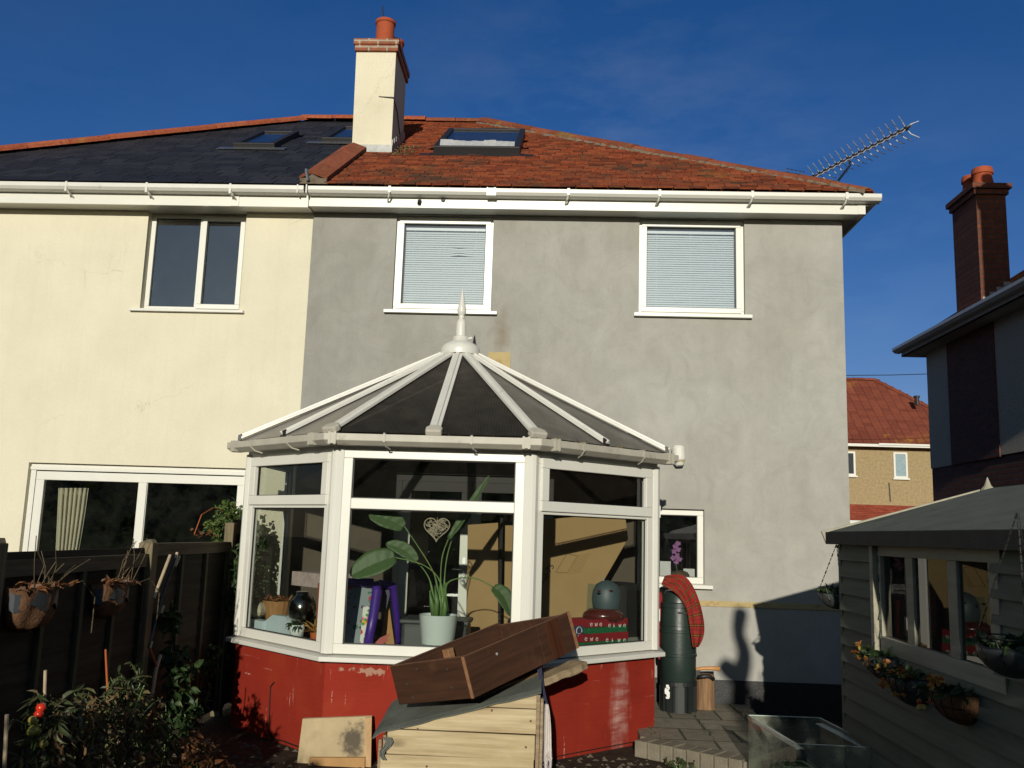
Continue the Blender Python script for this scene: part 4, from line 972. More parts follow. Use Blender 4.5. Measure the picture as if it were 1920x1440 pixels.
pan(mb, 8.2, xr2, FY-.3, z_e+.05, k2, 17, .33)
mb.add([(8.2, FY-.3, z_e+.04), (xr2, FY-.3, z_e+.04), (xr2, FY+6.7, z_e+.04), (8.2, FY+6.7, z_e+.04), (8.2, FY+3.2, zr), (x_r, FY+3.2, zr)], [(0, 1, 5, 4), (1, 2, 5), (2, 3, 4, 5), (3, 0, 4)])
frf = mb.build('roof', M_['pantile'], FHs)
mb = MB(); ridge_run(mb, (8.2, FY+3.2, zr+.02), (x_r, FY+3.2, zr+.02), .14, .45); ridge_run(mb, (x_r, FY+3.2, zr+.02), (xr2, FY-.3, z_e+.08), .14, .45); mb.build('ridge_tiles', M_['pantile'], frf)
vp = ay(1719, 748, FY+1.2); mb = MB(); mb.lathe([(.09, -.25), (.09, .05), (.12, .06), (.12, .12)], vp, 10); mb.build('roof_vent', M_['velux'], FHs)
mb = MB(); mb.box(8.2, xr2-.1, FY-.40, FY-.30, z_e-.06, z_e+.04); sx_ = ay(1648, 838, FY-.42).x; mb.box(sx_, xr2-.1, FY-.44, FY-.41, z_e-.0, z_e+.07); mb.build('gutter', M_['upvc'], FHs)
for (pxa, pxb, pya, pyb) in ((1576, 1604, 846, 892), (1674, 1702, 848, 897)):
    a, b = ay(pxa, pya, FY), ay(pxb, pyb, FY)
    f = MB(); frame_ring(f, a.x, b.x, b.z, a.z, .07, FY-.05, FY-.005); f.box(a.x-.05, b.x+.05, FY-.1, FY-.005, b.z-.06, b.z-.003); fo = f.build('window', M_['upvc'], FHs)
    g_ = MB(); g_.box(a.x+.06, b.x-.06, FY-.02, FY-.012, b.z+.06, a.z-.06); g_.build('pane', plain('pale blue blind glass' if pxa > 1600 else 'dark glass', (.25, .33, .36) if pxa > 1600 else (.03, .035, .04), .15), fo)
mb = MB(); a, b = ay(1590, 944, FY-.02), ay(1742, 951, FY-.02)
mb.box(8.4, b.x+.6, FY-1.6, FY, 0, 2.2)
lz1, lz0 = a.z-.05, ay(1590, 976, FY-1.8).z
mb.build('porch_wall', M_['dash_tan'], FHs)
mb = MB(); n = 9
for i in range(n):
    y0 = FY-1.8+1.8*i/n; za = lz0+(lz1-lz0)*i/n; zb2 = lz0+(lz1-lz0)*(i+1)/n; x = 8.3
    while x < b.x+.7: mb.obox((x, y0, za+.03), (.20, 0, 0), (0, 1.8/n+.03, zb2-za-.02), (0, -.01, .022)); x += .205
mb.build('porch_roof', roof_tile('red plain tiles', [(0, (.30, .06, .035)), (1, (.40, .10, .055))], [((.1, .06, .04), .62, 2)], .4), FHs)
mb = MB(); mb.box(8.3, b.x+.7, FY-1.95, FY-1.8, lz0-.10, lz0+.01); mb.build('porch_gutter', M_['upvc'], FHs)
a = ay(1667, 905, FY-.03); mb = MB(); mb.tube([(a.x, FY-.03, a.z), (a.x+.03, FY-.03, a.z-.7)], .02, 6); mb.build('wall_cable', M_['cable'], FHs)
mb = MB(); p0, p1 = ay(1560, 704, 20), ay(1780, 700, 20); mb.tube([p0-(p1-p0)*2, p0, p0.lerp(p1, .5)-Vector((0, 0, .02)), p1, p1+(p1-p0)*2+Vector((0, 0, .3))], .012, 5)
tag(mb.build('telephone_wire', M_['cable']), 'thin dark telephone wire crossing the sky above the distant brown roof', 'wire')

# ================================================================== TV AERIAL on the right hip
AE = thing('tv_aerial', 'silver television aerial with many cross rods above the right hip of the roof', 'aerial')
zA = 6.35
pa, pb = az(1524, 332, zA), az(1708, 236, zA)
d = (pb-pa).normalized(); sd = d.cross(Vector((0, 0, 1))).normalized(); uv = Vector((0, 0, 1))
m = MB(); m.tube([pa, pb], .014, 8); m.build('boom', M_['steel'], AE)
L_ = (pb-pa).length; n = 16
for i in range(n):
    c = pa.lerp(pb, (i+.3)/n); ln = .19
    m = MB()
    for a_, b_ in ((1, 1), (-1, -1), (1, -1), (-1, 1)):
        t1 = (sd*.7*a_+uv*.7*b_)
        m.tube([c, c+t1*ln*.45+d*.01, c+t1*ln*.75+sd*a_*ln*.25+d*.045], [.006, .006, .0045], 5)
    m.build('director', M_['alu'], AE)
m = MB()
for i in range(n): c = pa.lerp(pb, (i+.3)/n); m.obox(c-d*.02-sd*.02-uv*.018, d*.04, sd*.04, uv*.036)
m.build('rod_clamps', M_['cable'], AE)
mp_ = pa.lerp(pb, .40); ft = ay(1570, 341, .35); 
m = MB(); m.tube([mp_, mp_-uv*.10+d*.02, mp_.lerp(ft, .6)+d*.08, ft, ft-uv*.25], .013, 8); m.build('mast', M_['cable'], AE)
m = MB(); c = ay(1492, 326, pa.y+.05)
for i in range(6): m.tube([c+sd*(-.16+i*.064)-uv*.05, c+sd*(-.16+i*.064)+uv*.05], .004, 4)
for z in (-.05, 0, .05): m.tube([c-sd*.16+uv*z, c+sd*.16+uv*z], .004, 4)
m.tube([c-uv*.0, pa], .008, 5)
m.build('reflector_grid', M_['cable'], AE)

# ================================================================== SECURITY LIGHT on the grey wall
SL = thing('security_light', 'white rounded security light on the grey wall right of the conservatory roof', 'wall light')
c = ay(1272, 852, -.07)
m = MB(); m.tube([c+Vector((.0, .0, .085)), c+Vector((0, 0, .06)), c+Vector((.004, -.002, -.03)), c+Vector((.006, -.004, -.06))], [.05, .062, .064, .060], 18); m.build('body', M_['upvc'], SL, smooth=False, bevel=.006)
m = MB(); m.tube([c+Vector((.006, -.004, -.06)), c+Vector((.008, -.008, -.085))], [.057, .050], 18); m.build('lens', plain('yellowed lens', (.40, .34, .20), .3), SL)
m = MB(); m.tube([c+Vector((.008, -.008, -.085)), c+Vector((.010, -.012, -.11))], [.050, .034], 14); m.build('sensor_cap', M_['upvc'], SL)
m = MB(); m.box(c.x-.04, c.x+.04, -.07, 0, c.z-.05, c.z+.05); m.build('wall_bracket', M_['upvc'], SL)

# ================================================================== SHED
SH = thing('garden_shed', 'blue grey weatherboarded garden shed with green felt roof and long window', 'shed')
SX, SY1, SY0, STOP = 1.90, -2.80, -6.4, 1.60
def boards_side(mb, x, y0, y1, z0, z1, gap):
    z = z0
    while z < z1-.01:
        zt = min(z+.105, z1)
        a = [(x-.030, z), (x-.008, zt+.014), (x+.01, zt+.014), (x+.01, z-.0)]
        spans = [(y0, y1)]
        if gap and zt > gap[2] and z < gap[3]: spans = [(y0, gap[0]), (gap[1], y1)]
        for s0, s1 in spans: mb.prism([(p, s0, q) for p, q in a], (0, s1-s0, 0))
        z += .105
def yz(px, py): q = ax(px, py, SX-.02); return q.y, q.z
wy_far, wy_near = yz(1652, 1100)[0], yz(1857, 1150)[0]
wz0, wz1 = 1.095, 1.54
mb = MB(); boards_side(mb, SX, SY0, SY1, .03, STOP, (wy_near-.02, wy_far+.02, wz0, wz1)); mb.build('side_boards', M_['shed'], SH)
mb = MB()
z = .03
while z < 1.80:
    half = 1.0 if z+.12 < 1.69 else max(.02, min(1, (1.985-.03-z-.117)/.315/.97))
    mb.prism([(SX+.97-half*.97, SY1+.018, z), (SX+.97-half*.97, SY1+.005, z+.117), (SX+.97-half*.97, SY1-.01, z+.117), (SX+.97-half*.97, SY1-.01, z)], (1.94*half, 0, 0)); z += .105
mb.build('end_boards', wood('shed end boards', (.098, .115, .088), (.145, .16, .125), 0, .8, .7, .1), SH)
mb = MB(); mb.box(SX-.02, SX+.03, SY1-.02, SY1+.03, .0, STOP); mb.build('corner_post', M_['shed'], SH)
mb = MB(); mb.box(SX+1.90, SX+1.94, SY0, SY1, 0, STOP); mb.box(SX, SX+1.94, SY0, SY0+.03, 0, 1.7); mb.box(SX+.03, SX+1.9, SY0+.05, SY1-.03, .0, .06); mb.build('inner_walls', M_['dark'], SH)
fr = MB(); pw = .085
fr.box(SX-.024, SX+.01, wy_near-pw-.03, wy_far+.03, wz1, STOP-.0); fr.box(SX-.026, SX+.01, wy_near-pw-.03, wy_far+.02, wz0-.085, wz0)
fr.box(SX-.022, SX+.01, wy_far, wy_far+.04, wz0, wz1); fr.box(SX-.023, SX+.01, wy_near-pw, wy_near, wz0, wz1)
fr.box(SX-.05, SX-.02, wy_far+.045, wy_far+.10, wz0-.12, STOP-.0)
wf = fr.build('window', M_['shed_trim'], SH, bevel=.003)
for pxa, pxb in ((1698, 1711), (1776, 1793)):
    ya, yb = yz(pxa, 1120)[0], yz(pxb, 1120)[0]; m = MB(); m.box(SX-.016, SX+.012, yb, ya, wz0, wz1); m.build('mullion', M_['shed_trim'], wf, bevel=.003)
p = MB(); p.quad((SX+.0, wy_near, wz0), (SX+.0, wy_far, wz0), (SX+.0, wy_far, wz1), (SX+.0, wy_near, wz1)); p.build('pane', glass('dusty shed glass', (.36, .38, .36), .04, (.3, .3, .28), boost=.10), wf)
RX, RZ, EXs, EZs = 2.87, 1.985, 1.82, 1.672
y1r = SY1+.07
mb = MB(); mb.prism([(EXs, y1r, EZs), (RX, y1r, RZ), (RX, y1r, RZ-.02), (EXs, y1r, EZs-.02)], (0, SY0-.1-y1r, 0)); mb.prism([(2*RX-EXs, y1r, EZs), (RX, y1r, RZ), (RX, y1r, RZ-.02), (2*RX-EXs, y1r, EZs-.02)], (0, SY0-.1-y1r, 0))
mb.build('felt_roof', M_['felt'], SH)
for yl in (-3.72, -4.64, -5.56):
    m = MB(); k_ = (RZ-EZs)/(RX-EXs); m.prism([(EXs+.0, yl, EZs+.0), (RX, yl, RZ+.0), (RX, yl, RZ+.007), (EXs, yl, EZs+.007)], (0, .93, 0)); m.build('felt_strip', M_['felt'], SH)
mb = MB(); mb.box(EXs-.006, EXs+.012, SY0-.1, y1r+.003, 1.597, EZs+.004); mb.build('felt_edge', M_['felt_dark'], SH)
mb = MB(); mb.prism([(EXs-.03, y1r+.005, EZs+.006), (RX, y1r+.005, RZ+.012), (RX, y1r+.005, RZ-.07), (EXs+.0, y1r+.005, EZs-.075)], (0, .018, 0)); mb.prism([(2*RX-EXs+.03, y1r+.005, EZs+.006), (RX, y1r+.005, RZ+.012), (RX, y1r+.005, RZ-.07), (2*RX-EXs, y1r+.005, EZs-.075)], (0, .018, 0)); mb.build('verge_board', M_['shed_trim'], SH)
mb = MB(); mb.lathe([(.045, -.015), (.04, .005), (.022, .025), (.006, .07), (.002, .08)], (RX, y1r-.02, RZ), 10); mb.build('roof_finial', M_['shed_trim'], SH)
# things kept inside the shed behind its window
m = MB(); rows = []
for i in range(6):
    z = wz0-.2+.75*i/5; rows.append([(SX+.10+.02*math.sin(j*2.1), yz(1812, 1100)[0]-.012*j*1.6, z) for j in range(12)])
m.grid(rows); tag(m.build('curtain', M_['orange_cloth'], solid=.004), 'orange red curtain hanging inside the right pane of the shed window', 'curtain')
m = MB(); a_, b_ = yz(1668, 1110)[0], yz(1700, 1110)[0]; m.box(SX+.12, SX+.35, b_-.02, a_+.05, wz0-.1, wz0+.27); m.box(SX+.11, SX+.36, b_-.03, a_+.06, wz0+.27, wz0+.29)
tag(m.build('storage_tin', plain('red tin', (.22, .02, .02), .5)), 'dark red tin standing inside the left pane of the shed window', 'tin')
m = MB(); a_ = yz(1735, 1100)[0]; m.tube([(SX+.15, a_, .5), (SX+.16, a_-.02, 1.25), (SX+.16, a_-.03, 1.5)], .018, 8); tag(m.build('pale_pole', M_['shed_trim']), 'pale upright pole behind the middle pane of the shed window', 'pole')

# ================================================================== GARDEN FENCE (left)
FN = thing('garden_fence', 'dark lapped garden fence running back along the left edge to the conservatory', 'fence')
fx = -2.80
pY = [ax(272, 1100, fx).y, ax(428, 1050, fx).y]
posts = [pY[0]-3.66, pY[0]-1.83, pY[0], pY[1]]
tops = [1.33, 1.345, 1.365, 1.44]
for i, y in enumerate(posts):
    m = MB(); h = (1.475, 1.475, ax(272, 1018, fx).z, ax(428, 980, fx).z)[i]; w_ = .05 if i < 3 else .04
    m.box(fx-w_, fx+w_, y-w_, y+w_, 0, h); m.prism([(fx-w_, y-w_, h), (fx+w_, y-w_, h), (fx+w_*.2, y, h+.025), (fx-w_*.2, y, h+.025)], (0, w_*1.6, 0)) if i < 3 else None
    m.build('post', M_['post'], FN, bevel=.005)
posts.append(-.05)
for i in range(4):
    y0, y1 = posts[i]+.055, posts[i+1]-.055; zt = (1.33, 1.375, 1.445, 1.60)[i]
    m = MB(); z = .06
    while z < zt-.06:
        m.prism([(fx-.012, y0, z), (fx+.004, y0, z), (fx-.006, y0, z+.135), (fx-.014, y0, z+.135)], (0, y1-y0, 0)); z += .112
    m.build('lap_panel', M_['fence'], FN)
    m = MB(); m.box(fx-.03, fx+.03, y0, y1, zt-.012, zt+.012); m.box(fx+.006, fx+.026, y0, y1, zt-.075, zt-.012); m.build('top_rail', wood('weathered rail', (.075, .058, .038), (.15, .12, .085), 1, 1, .85, .1), FN)
    nb = 4 if i < 2 else 3
    for k in range(nb+1):
        y = y0+.02+(y1-y0-.04)*k/nb; m = MB(); m.box(fx+.004, fx+.028, y-.02, y+.02, .05, zt-.075); m.build('batten', wood('fence batten', (.05, .045, .025), (.10, .09, .05), 2, 1, .85, .1) if k in (1, 2, 3) else M_['fence'], FN)

# two coir lined pots hung on the fence
def hang_pot(label, px, py, sc, seed, bag=True):
    r_ = random.Random(seed); c = ax(px, py, fx+.13)
    T = thing('fence_planter', label, 'planter', 'coir planters on the fence')
    m = MB(); rows = []
    for i in range(8):
        t = i/7; rr = sc*(.175*(1-t)**.45+.06*t) if i < 7 else .02; z = c.z+.06-sc*.27*t; row = []
        for j in range(25):
            a = -math.pi*.5+math.pi*j/24*1.0; bulge = 1+.10*math.sin(a*7+t*4)*math.sin(math.pi*t)
            row.append((fx+.03+max(0, math.cos(a))*rr*bulge*.9, c.y+math.sin(a)*rr*bulge*1.35, z))
        rows.append(row)
    m.grid(rows); m.build('coir_liner', M_['coir'], T, smooth=True, solid=.012)
    m = MB(); rows = []
    for i in range(3): rows.append([(fx+.03+math.cos(-1.35+2.2*j/14)*(.172+i*.0)*sc*.93, c.y+math.sin(-1.35+2.2*j/14)*.235*sc, c.z+.045-i*.045-(.02*math.sin(j*1.1))) for j in range(15)])
    m.grid(rows); m.build('plastic_lining', M_['slatepot'], T, solid=.004)
    m = MB()
    for i in range(70):
        p = Vector((fx+.04+r_.uniform(0, .14)*sc, c.y+r_.uniform(-.22, .25)*sc, c.z+.05)); m.leaf(p, (r_.gauss(.2, .5), r_.gauss(0, .7), r_.uniform(.1, 1)), r_.uniform(.03, .08), r_.uniform(.015, .035), droop=.6, fold=.4)
    m.build('dead_leaves', M_['fol_rust'], T)
    m = MB()
    for i in range(9):
        p = Vector((fx+.06+r_.uniform(0, .12)*sc, c.y+r_.uniform(-.15, .2)*sc, c.z+.04)); q = p+Vector((r_.gauss(.05, .05), r_.gauss(.05, .12), r_.uniform(.1, .3))); m.tube([p, p.lerp(q, .5)+Vector((.01, r_.gauss(0, .03), .02)), q], .0025, 4)
    m.tube([Vector((fx+.15, c.y+.1*sc, c.z+.04)), Vector((fx+.19, c.y+.28, c.z+.08)), Vector((fx+.2, c.y+.42, c.z-.02)), Vector((fx+.19, c.y+.44, c.z-.22))], .003, 4)
    m.build('dry_stems', M_['basket'], T)
    return T
hang_pot('larger brown coir planter of dead stems hung on the fence, nearer the left edge', 82, 1122, .86, 3)
hang_pot('smaller brown coir planter of rusty leaves hung on the fence beside the post', 226, 1112, .78, 5)

# garden canes leaning by the post: each a thing
def cane(label, pts, r, mat, x=fx+.12, xs=None):
    ps = [ax(p[0], p[1], x if xs is None else xs[i]) for i, p in enumerate(pts)]
    m = MB(); m.tube(ps, r, 8); return tag(m.build('garden_cane', mat), label, 'cane', 'canes beside the fence post')
cane('pale bare cane, topmost of those beside the fence post', [(319, 1041), (288, 1122)], .011, M_['cane'])
T = cane('long black sleeved cane with pale ends slanting beside the fence post', [(331, 1040), (301, 1128), (279, 1214)], .009, M_['cane_dark'])
for a, b in (((336, 1043), (328, 1062)), ((306, 1136), (301, 1150)), ((284, 1203), (280, 1216))):
    m = MB(); m.tube([ax(*a, fx+.12), ax(*b, fx+.12)], .012, 8); m.build('pale_sleeve', M_['cane'], T)
cane('short pale cane stub behind the top of the black sleeved cane', [(332, 1036), (326, 1062)], .010, M_['cane'])
cane('short brown cane crossing below the black sleeved cane', [(281, 1216), (294, 1250)], .008, M_['orange'])
cane('pale blunt cane end rising from the dark foliage below the post', [(301, 1228), (293, 1254), (284, 1310)], .012, M_['cane'])
cane('thin grey cane standing beside the red tomatoes', [(85, 1257), (83, 1325), (80, 1440)], .007, M_['cane'], fx+.55)
cane('thin brown cane at the bottom left corner', [(13, 1340), (8, 1440)], .008, M_['cane'], fx+.6)
cane('thin reddish cane rising above the weeds left of the fence post', [(198, 1218), (200, 1262), (203, 1320)], .006, M_['orange'], fx+.3)

# ------------------------------------------------------------------ plants along the fence
def leafy(name, label, cat, spots, mat, n, ln, wd, stems=True, seed=1, group=None, droop=.4, curl=.25, up=.1):
    """spots: (centre, radius xyz); leaves on many short stems through each blob"""
    r_ = random.Random(seed); T = thing(name, label, cat, group)
    m = MB(); st = MB()
    for (c, rad) in spots:
        c = Vector(c); base = Vector((c.x+r_.gauss(0, .03), c.y, max(0, c.z-rad[2]*1.2)))
        for i in range(max(3, n//14)):
            while True:
                q = Vector((r_.uniform(-1, 1), r_.uniform(-1, 1), r_.uniform(-1, 1)))
                if q.length < 1: break
            tip = c+Vector((q.x*rad[0], q.y*rad[1], q.z*rad[2])); mid = base.lerp(tip, .55)+Vector((r_.gauss(0, .03), r_.gauss(0, .03), .04))
            if stems: st.tube([base.lerp(tip, r_.uniform(0, .3)), mid, tip], [.004, .003, .0015], 4)
            for k in range(14):
                t = r_.uniform(.35, 1.05); p = base.lerp(mid, t*2) if t < .5 else mid.lerp(tip, t*2-1)
                d = Vector((r_.gauss(0, 1), r_.gauss(0, 1), r_.gauss(up, .6)))
                m.leaf(p, d, r_.uniform(.6, 1.25)*ln, r_.uniform(.7, 1.2)*wd, droop=droop*r_.uniform(.3, 1.6), fold=curl)
    m.build('leaves', mat, T)
    if stems and st.v: st.build('stems', M_['stalk'], T)
    return T
X1 = fx+.42
def gp(px, py, x=X1): return ax(px, py, x)
tp = gp(85, 1350, fx+.55)
T = leafy('tomato_plant', 'withering tomato plant with two red tomatoes at the lower left', 'tomato plant',
      [(gp(70, 1340, fx+.55), (.10, .12, .13)), (gp(85, 1410, fx+.55), (.12, .14, .16)), (gp(128, 1330, fx+.5), (.10, .14, .16)), (gp(120, 1410, fx+.5), (.14, .18, .18)), (gp(160, 1380, fx+.5), (.12, .16, .2))], M_['fol_weed'], 100, .06, .022, seed=4, droop=1.1, curl=.5)
m = MB()
r_ = random.Random(5)
for i in range(230):
    c = gp(r_.uniform(90, 200), r_.uniform(1330, 1450), fx+.55+r_.uniform(-.1, .1)); m.leaf(c, (r_.gauss(0, .5), r_.gauss(0, .5), -1), r_.uniform(.04, .09), r_.uniform(.012, .03), droop=.5, fold=.5)
m.build('withered_leaves', M_['fol_dry'], T)
for (a, b, r, mt) in ((77, 1327, .022, 'tomato'), (73, 1339, .021, 'tomato'), (61, 1350, .019, 'tomato_green'), (63, 1368, .022, 'tomato_green'), (58, 1372, .018, 'tomato_green'), (70, 1371, .018, 'tomato_green'), (82, 1395, .02, 'tomato_green')):
    m = MB(); m.ball(gp(a, b, fx+.60), r, 10, .92); m.build('tomato', M_[mt], T, smooth=True)
leafy('weed_clump', 'tangled green weeds growing at the foot of the fence below the post', 'weeds',
      [(gp(240, 1290), (.12, .2, .14)), (gp(225, 1370), (.2, .3, .22)), (gp(270, 1340), (.16, .25, .2)), (gp(310, 1380), (.18, .28, .25)), (gp(185, 1330), (.12, .2, .18))], M_['fol_weed'], 190, .045, .016, seed=8, curl=.4, droop=.7)
m = MB(); r_ = random.Random(9)
for i in range(300):
    c = gp(r_.uniform(150, 300), r_.uniform(1300, 1450), fx+.45+r_.uniform(-.12, .15)); m.leaf(c, (r_.gauss(0, .6), r_.gauss(0, .6), r_.gauss(-.5, .6)), r_.uniform(.03, .08), r_.uniform(.010, .03), droop=.6, fold=.5)
tag(m.build('dry_weeds', M_['fol_dry']), kind='stuff')
m = MB()
for (a, b, c) in (((360, 1440), (352, 1350), (328, 1340)), ((345, 1440), (300, 1350), (282, 1340)), ((250, 1340), (262, 1300), (270, 1285)), ((262, 1345), (285, 1318), (296, 1312)), ((357, 1440), (356, 1400), (345, 1352))):
    p, q, s = gp(*a, fx+.6), gp(*b, fx+.6), gp(*c, fx+.62); sd = Vector((.0, .012, 0)); k = 8; rows = []
    for i in range(k+1):
        t = i/k; x = p*(1-t)**2+q*2*t*(1-t)+s*t*t; wv = (1-t)**.6*.9+.05; rows.append([x-sd*wv, x+Vector((.004, 0, 0)), x+sd*wv])
    m.grid(rows, False)
tag(m.build('strap_leaf_plant', M_['stalk']), 'long arching green strap leaves rising from the weeds', 'plant')
leafy('climbing_plant', 'dark green climber with broad leaves on the far fence panel', 'climbing plant',
      [(gp(318, 1170, fx+.10), (.06, .10, .10)), (gp(322, 1230, fx+.12), (.08, .12, .12)), (gp(345, 1262, fx+.2), (.12, .18, .08)), (gp(335, 1300, fx+.2), (.12, .22, .14)), (gp(330, 1345, fx+.25), (.14, .24, .16))], M_['fol_dark'], 100, .075, .055, seed=12, droop=.5)
leafy('red_leaved_weed', 'low weed with red and rusty leaves at the foot of the red wall', 'weeds',
      [(gp(345, 1405, fx+.7), (.10, .18, .08)), (gp(370, 1420, fx+.75), (.14, .2, .09)), (gp(400, 1432, fx+.8), (.12, .16, .07))], M_['fol_rust'], 110, .05, .03, seed=14)
leafy('wall_weed', 'small dark leafy weed against the left edge of the red wall', 'weeds',
      [((-2.64, -1.55, .62), (.04, .06, .07)), ((-2.62, -1.6, .50), (.04, .06, .06)), ((-2.66, -1.62, .25), (.06, .10, .22))], M_['fol_dark'], 70, .05, .03, seed=15)
leafy('boundary_bush', 'bright green bush with rusty tips showing above the fence beside the conservatory', 'bush',
      [(ax(432, 958, -3.02)+Vector((0, 0, 0)), (.11, .22, .12)), (ax(446, 985, -3.0), (.12, .2, .14)), (ax(405, 985, -3.05), (.10, .16, .10)), (ax(425, 1010, -3.02), (.12, .3, .12)), ((-2.98, -1.0, 1.1), (.14, .3, .35))], M_['fol_bush'], 420, .035, .02, seed=21)
leafy('gap_climber', 'dark green climber filling the gap between the fence and the conservatory side', 'climbing plant',
      [((-2.70, -.75, .5), (.07, .3, .4)), ((-2.70, -.45, 1.1), (.07, .35, .4)), ((-2.70, -.9, 1.15), (.06, .25, .35)), ((-2.72, -.35, 1.5), (.07, .3, .22))], M_['fol_dark'], 330, .06, .04, seed=23)
T = thing('dead_twig', 'bare rusty twig arching beside the green bush above the fence', 'twig')
m = MB(); P_ = [(364, 1002), (378, 965), (400, 952), (420, 957)]; m.tube([ax(*p, -3.0) for p in P_], .004, 5); m.build('stem', M_['orange'], T)
m = MB(); r_ = random.Random(2)
for i in range(16):
    c = ax(r_.uniform(362, 400), r_.uniform(992, 1004), -3.0); m.leaf(c, (r_.gauss(0, 1), r_.gauss(0, 1), 0), .05, .025, droop=.5)
m.build('leaves', M_['fol_rust'], T)

# ================================================================== WOODEN CRATE / hutch with felt lid
yc = -3.20
fl, fr_, ftl, ftr = ay(722, 1400, yc), ay(1004, 1400, yc), ay(716, 1388, yc), ay(1004, 1300, yc)
HU = thing('wooden_hutch', 'pine boarded hutch with sloping grey felt lid in front of the conservatory', 'hutch')
x0, x1 = fl.x, fr_.x; zl, zr_ = ay(697, 1383, yc).z+.018, ay(1004, 1300, yc).z
zl += (zr_-zl)*(ay(722, 1386, yc).x-ay(697, 1383, yc).x)/(x1-ay(697, 1383, yc).x)
lid = lambda x: zl+(zr_-zl)*(x-x0)/(x1-x0)
z = .0; k = 0; bh = (ay(860, 1372, yc).z-ay(860, 1420, yc).z)
zc = ay(860, 1372, yc).z
edges = [zc-bh*4, zc-bh*3, zc-bh*2, zc-bh, zc, zc+bh, zc+bh*2]
for i in range(len(edges)-1):
    a, b = edges[i]+.003, edges[i+1]-.002
    xa = x0+(.02, .0, -.025, .01, 0, 0)[i]; xb = x1+(-.0, -.004, -.008, -.004, 0, 0)[i]
    tilt = (.004, 0, .005, -.003, 0, 0)[i]
    poly_ = [(xa, a), (xb, a+tilt), (xb, b+tilt), (xa, b)]; outp = []
    for q in range(4):                      # keep what lies under the sloping lid
        u, v = poly_[q], poly_[(q+1) % 4]; du, dv = lid(u[0])-.004-u[1], lid(v[0])-.004-v[1]
        if du >= 0: outp.append(u)
        if du*dv < 0: tt = du/(du-dv); outp.append((u[0]+(v[0]-u[0])*tt, u[1]+(v[1]-u[1])*tt))
    if len(outp) < 3: continue
    m = MB(); m.prism([(u, yc, v) for u, v in outp], (0, .02, 0)); m.build('front_board', M_['pine'], HU, bevel=.003)
m = MB(); m.box(x1+.0, x1+.022, yc+.0, yc+.55, 0, lid(x1)-.01); m.box(x1+.024, x1+.042, yc-.005, yc+.03, 0, lid(x1)-.03); m.build('side_board', M_['oldwood'], HU, bevel=.003)
m = MB(); m.box(x0-.02, x0+.0, yc+.03, yc+.55, 0, lid(x0)-.03); m.box(x0-.05, x0-.03, yc+.05, yc+.09, 0, lid(x0)-.06); m.build('side_board', M_['oldwood'], HU, bevel=.003)
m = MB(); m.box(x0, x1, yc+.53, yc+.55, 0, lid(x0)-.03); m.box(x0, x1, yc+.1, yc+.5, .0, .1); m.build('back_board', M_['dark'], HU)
ux = Vector((x1-x0, 0, zr_-zl)).normalized(); un = Vector((-ux.z, 0, ux.x))
m = MB(); rows = []
nx, ny = 22, 12
for j in range(ny+1):
    row = []
    for i in range(nx+1):
        t = i/nx; s = j/ny; p = Vector((x0-.07, yc-.03, lid(x0-.07)))+ux*((x1-x0+.10)/ux.x)*t+Vector((0, .66*s, .085*s))
        p += un*(.010+.0015*math.sin(i*1.7+j*.8)); 
        if j == 0: p += Vector((0, 0, -.010+.003*math.sin(i*.9)))
        if i == 0: p += Vector((.0, 0, -.02))
        row.append(p)
    rows.append(row)
m.grid(rows); m.build('felt_lid', M_['felt'], HU, solid=.006)
m = MB(); rows = []
for j in range(6): rows.append([Vector((x0-.012+.02*math.sin(j*1.3)+.05*i/5*(1-j/9), yc-.024-.006*math.sin(i*2+j), lid(x0)-.03-.13*j/5)) for i in range(6)])
m.grid(rows); m.build('felt_flap', M_['felt'], HU, solid=.005)
for (a, b) in ((783, 1367), (735, 1393), (922, 1332), (995, 1352), (986, 1401), (800, 1437)):
    c = ay(a, b, yc-.001); m = MB(); m.tube([c+Vector((0, .002, 0)), c+Vector((0, -.004, 0))], .007, 8); m.build('nail_head', plain('rusty nail', (.12, .06, .035), .7), HU)

# dark wooden drawer resting on the lid
DR = thing('open_crate', 'dark stained empty wooden drawer lying tilted on the felt lid', 'drawer')
p000, p100, p101, p001 = Vector((-.766, -4.023, .706)), Vector((-.348, -4.382, .815)), Vector((-.405, -4.389, 1.008)), Vector((-.822, -4.03, .899))
p110 = Vector((.17, -3.725, .992))
K = (yc-(-4.382)-.05)
eu = (p100-p000); W_ = eu.length; eu.normalize(); ev_ = (p110-p100); Ln = ev_.length; ev_ = (ev_-eu*ev_.dot(eu)).normalized(); en = eu.cross(ev_).normalized(); H_ = .20
Mx = Matrix((eu, ev_, en)).transposed().to_4x4(); Mx.translation = p000
sc_ = 1.185; Mx = Matrix.Translation(EYE) @ Matrix.Scale(sc_, 4) @ Matrix.Translation(-EYE) @ Mx
DR.matrix_world = Mx
def dpart(name, boxes, mat, bevel=.004):
    m = MB(); [m.box(*b) for b in boxes]; o = m.build(name, mat, DR, bevel=bevel); return o
t = .02
dpart('front_panel', [(.0, W_-t-.001, 0, t, 0, H_)], wood('drawer front', (.036, .016, .009), (.078, .034, .018), 0, .9, .55, .1, ((.13, .065, .034), 5, .58, .6), .4))
dpart('back_panel', [(t+.001, W_-t-.001, Ln-t, Ln, 0, H_*.95)], M_['drawer'])
dpart('side_panel', [(0, t, t+.001, Ln, 0, H_)], M_['drawer']); dpart('side_panel', [(W_-t, W_, .0, Ln, 0, H_)], M_['drawer'])
dpart('base', [(t, W_-t, t, Ln-t, .008, .016)], M_['drawer'])
dpart('bare_strip', [(W_-t+.0005, W_-.0005, -.0025, -.0004, .0, H_)], M_['drawer_edge'], 0)
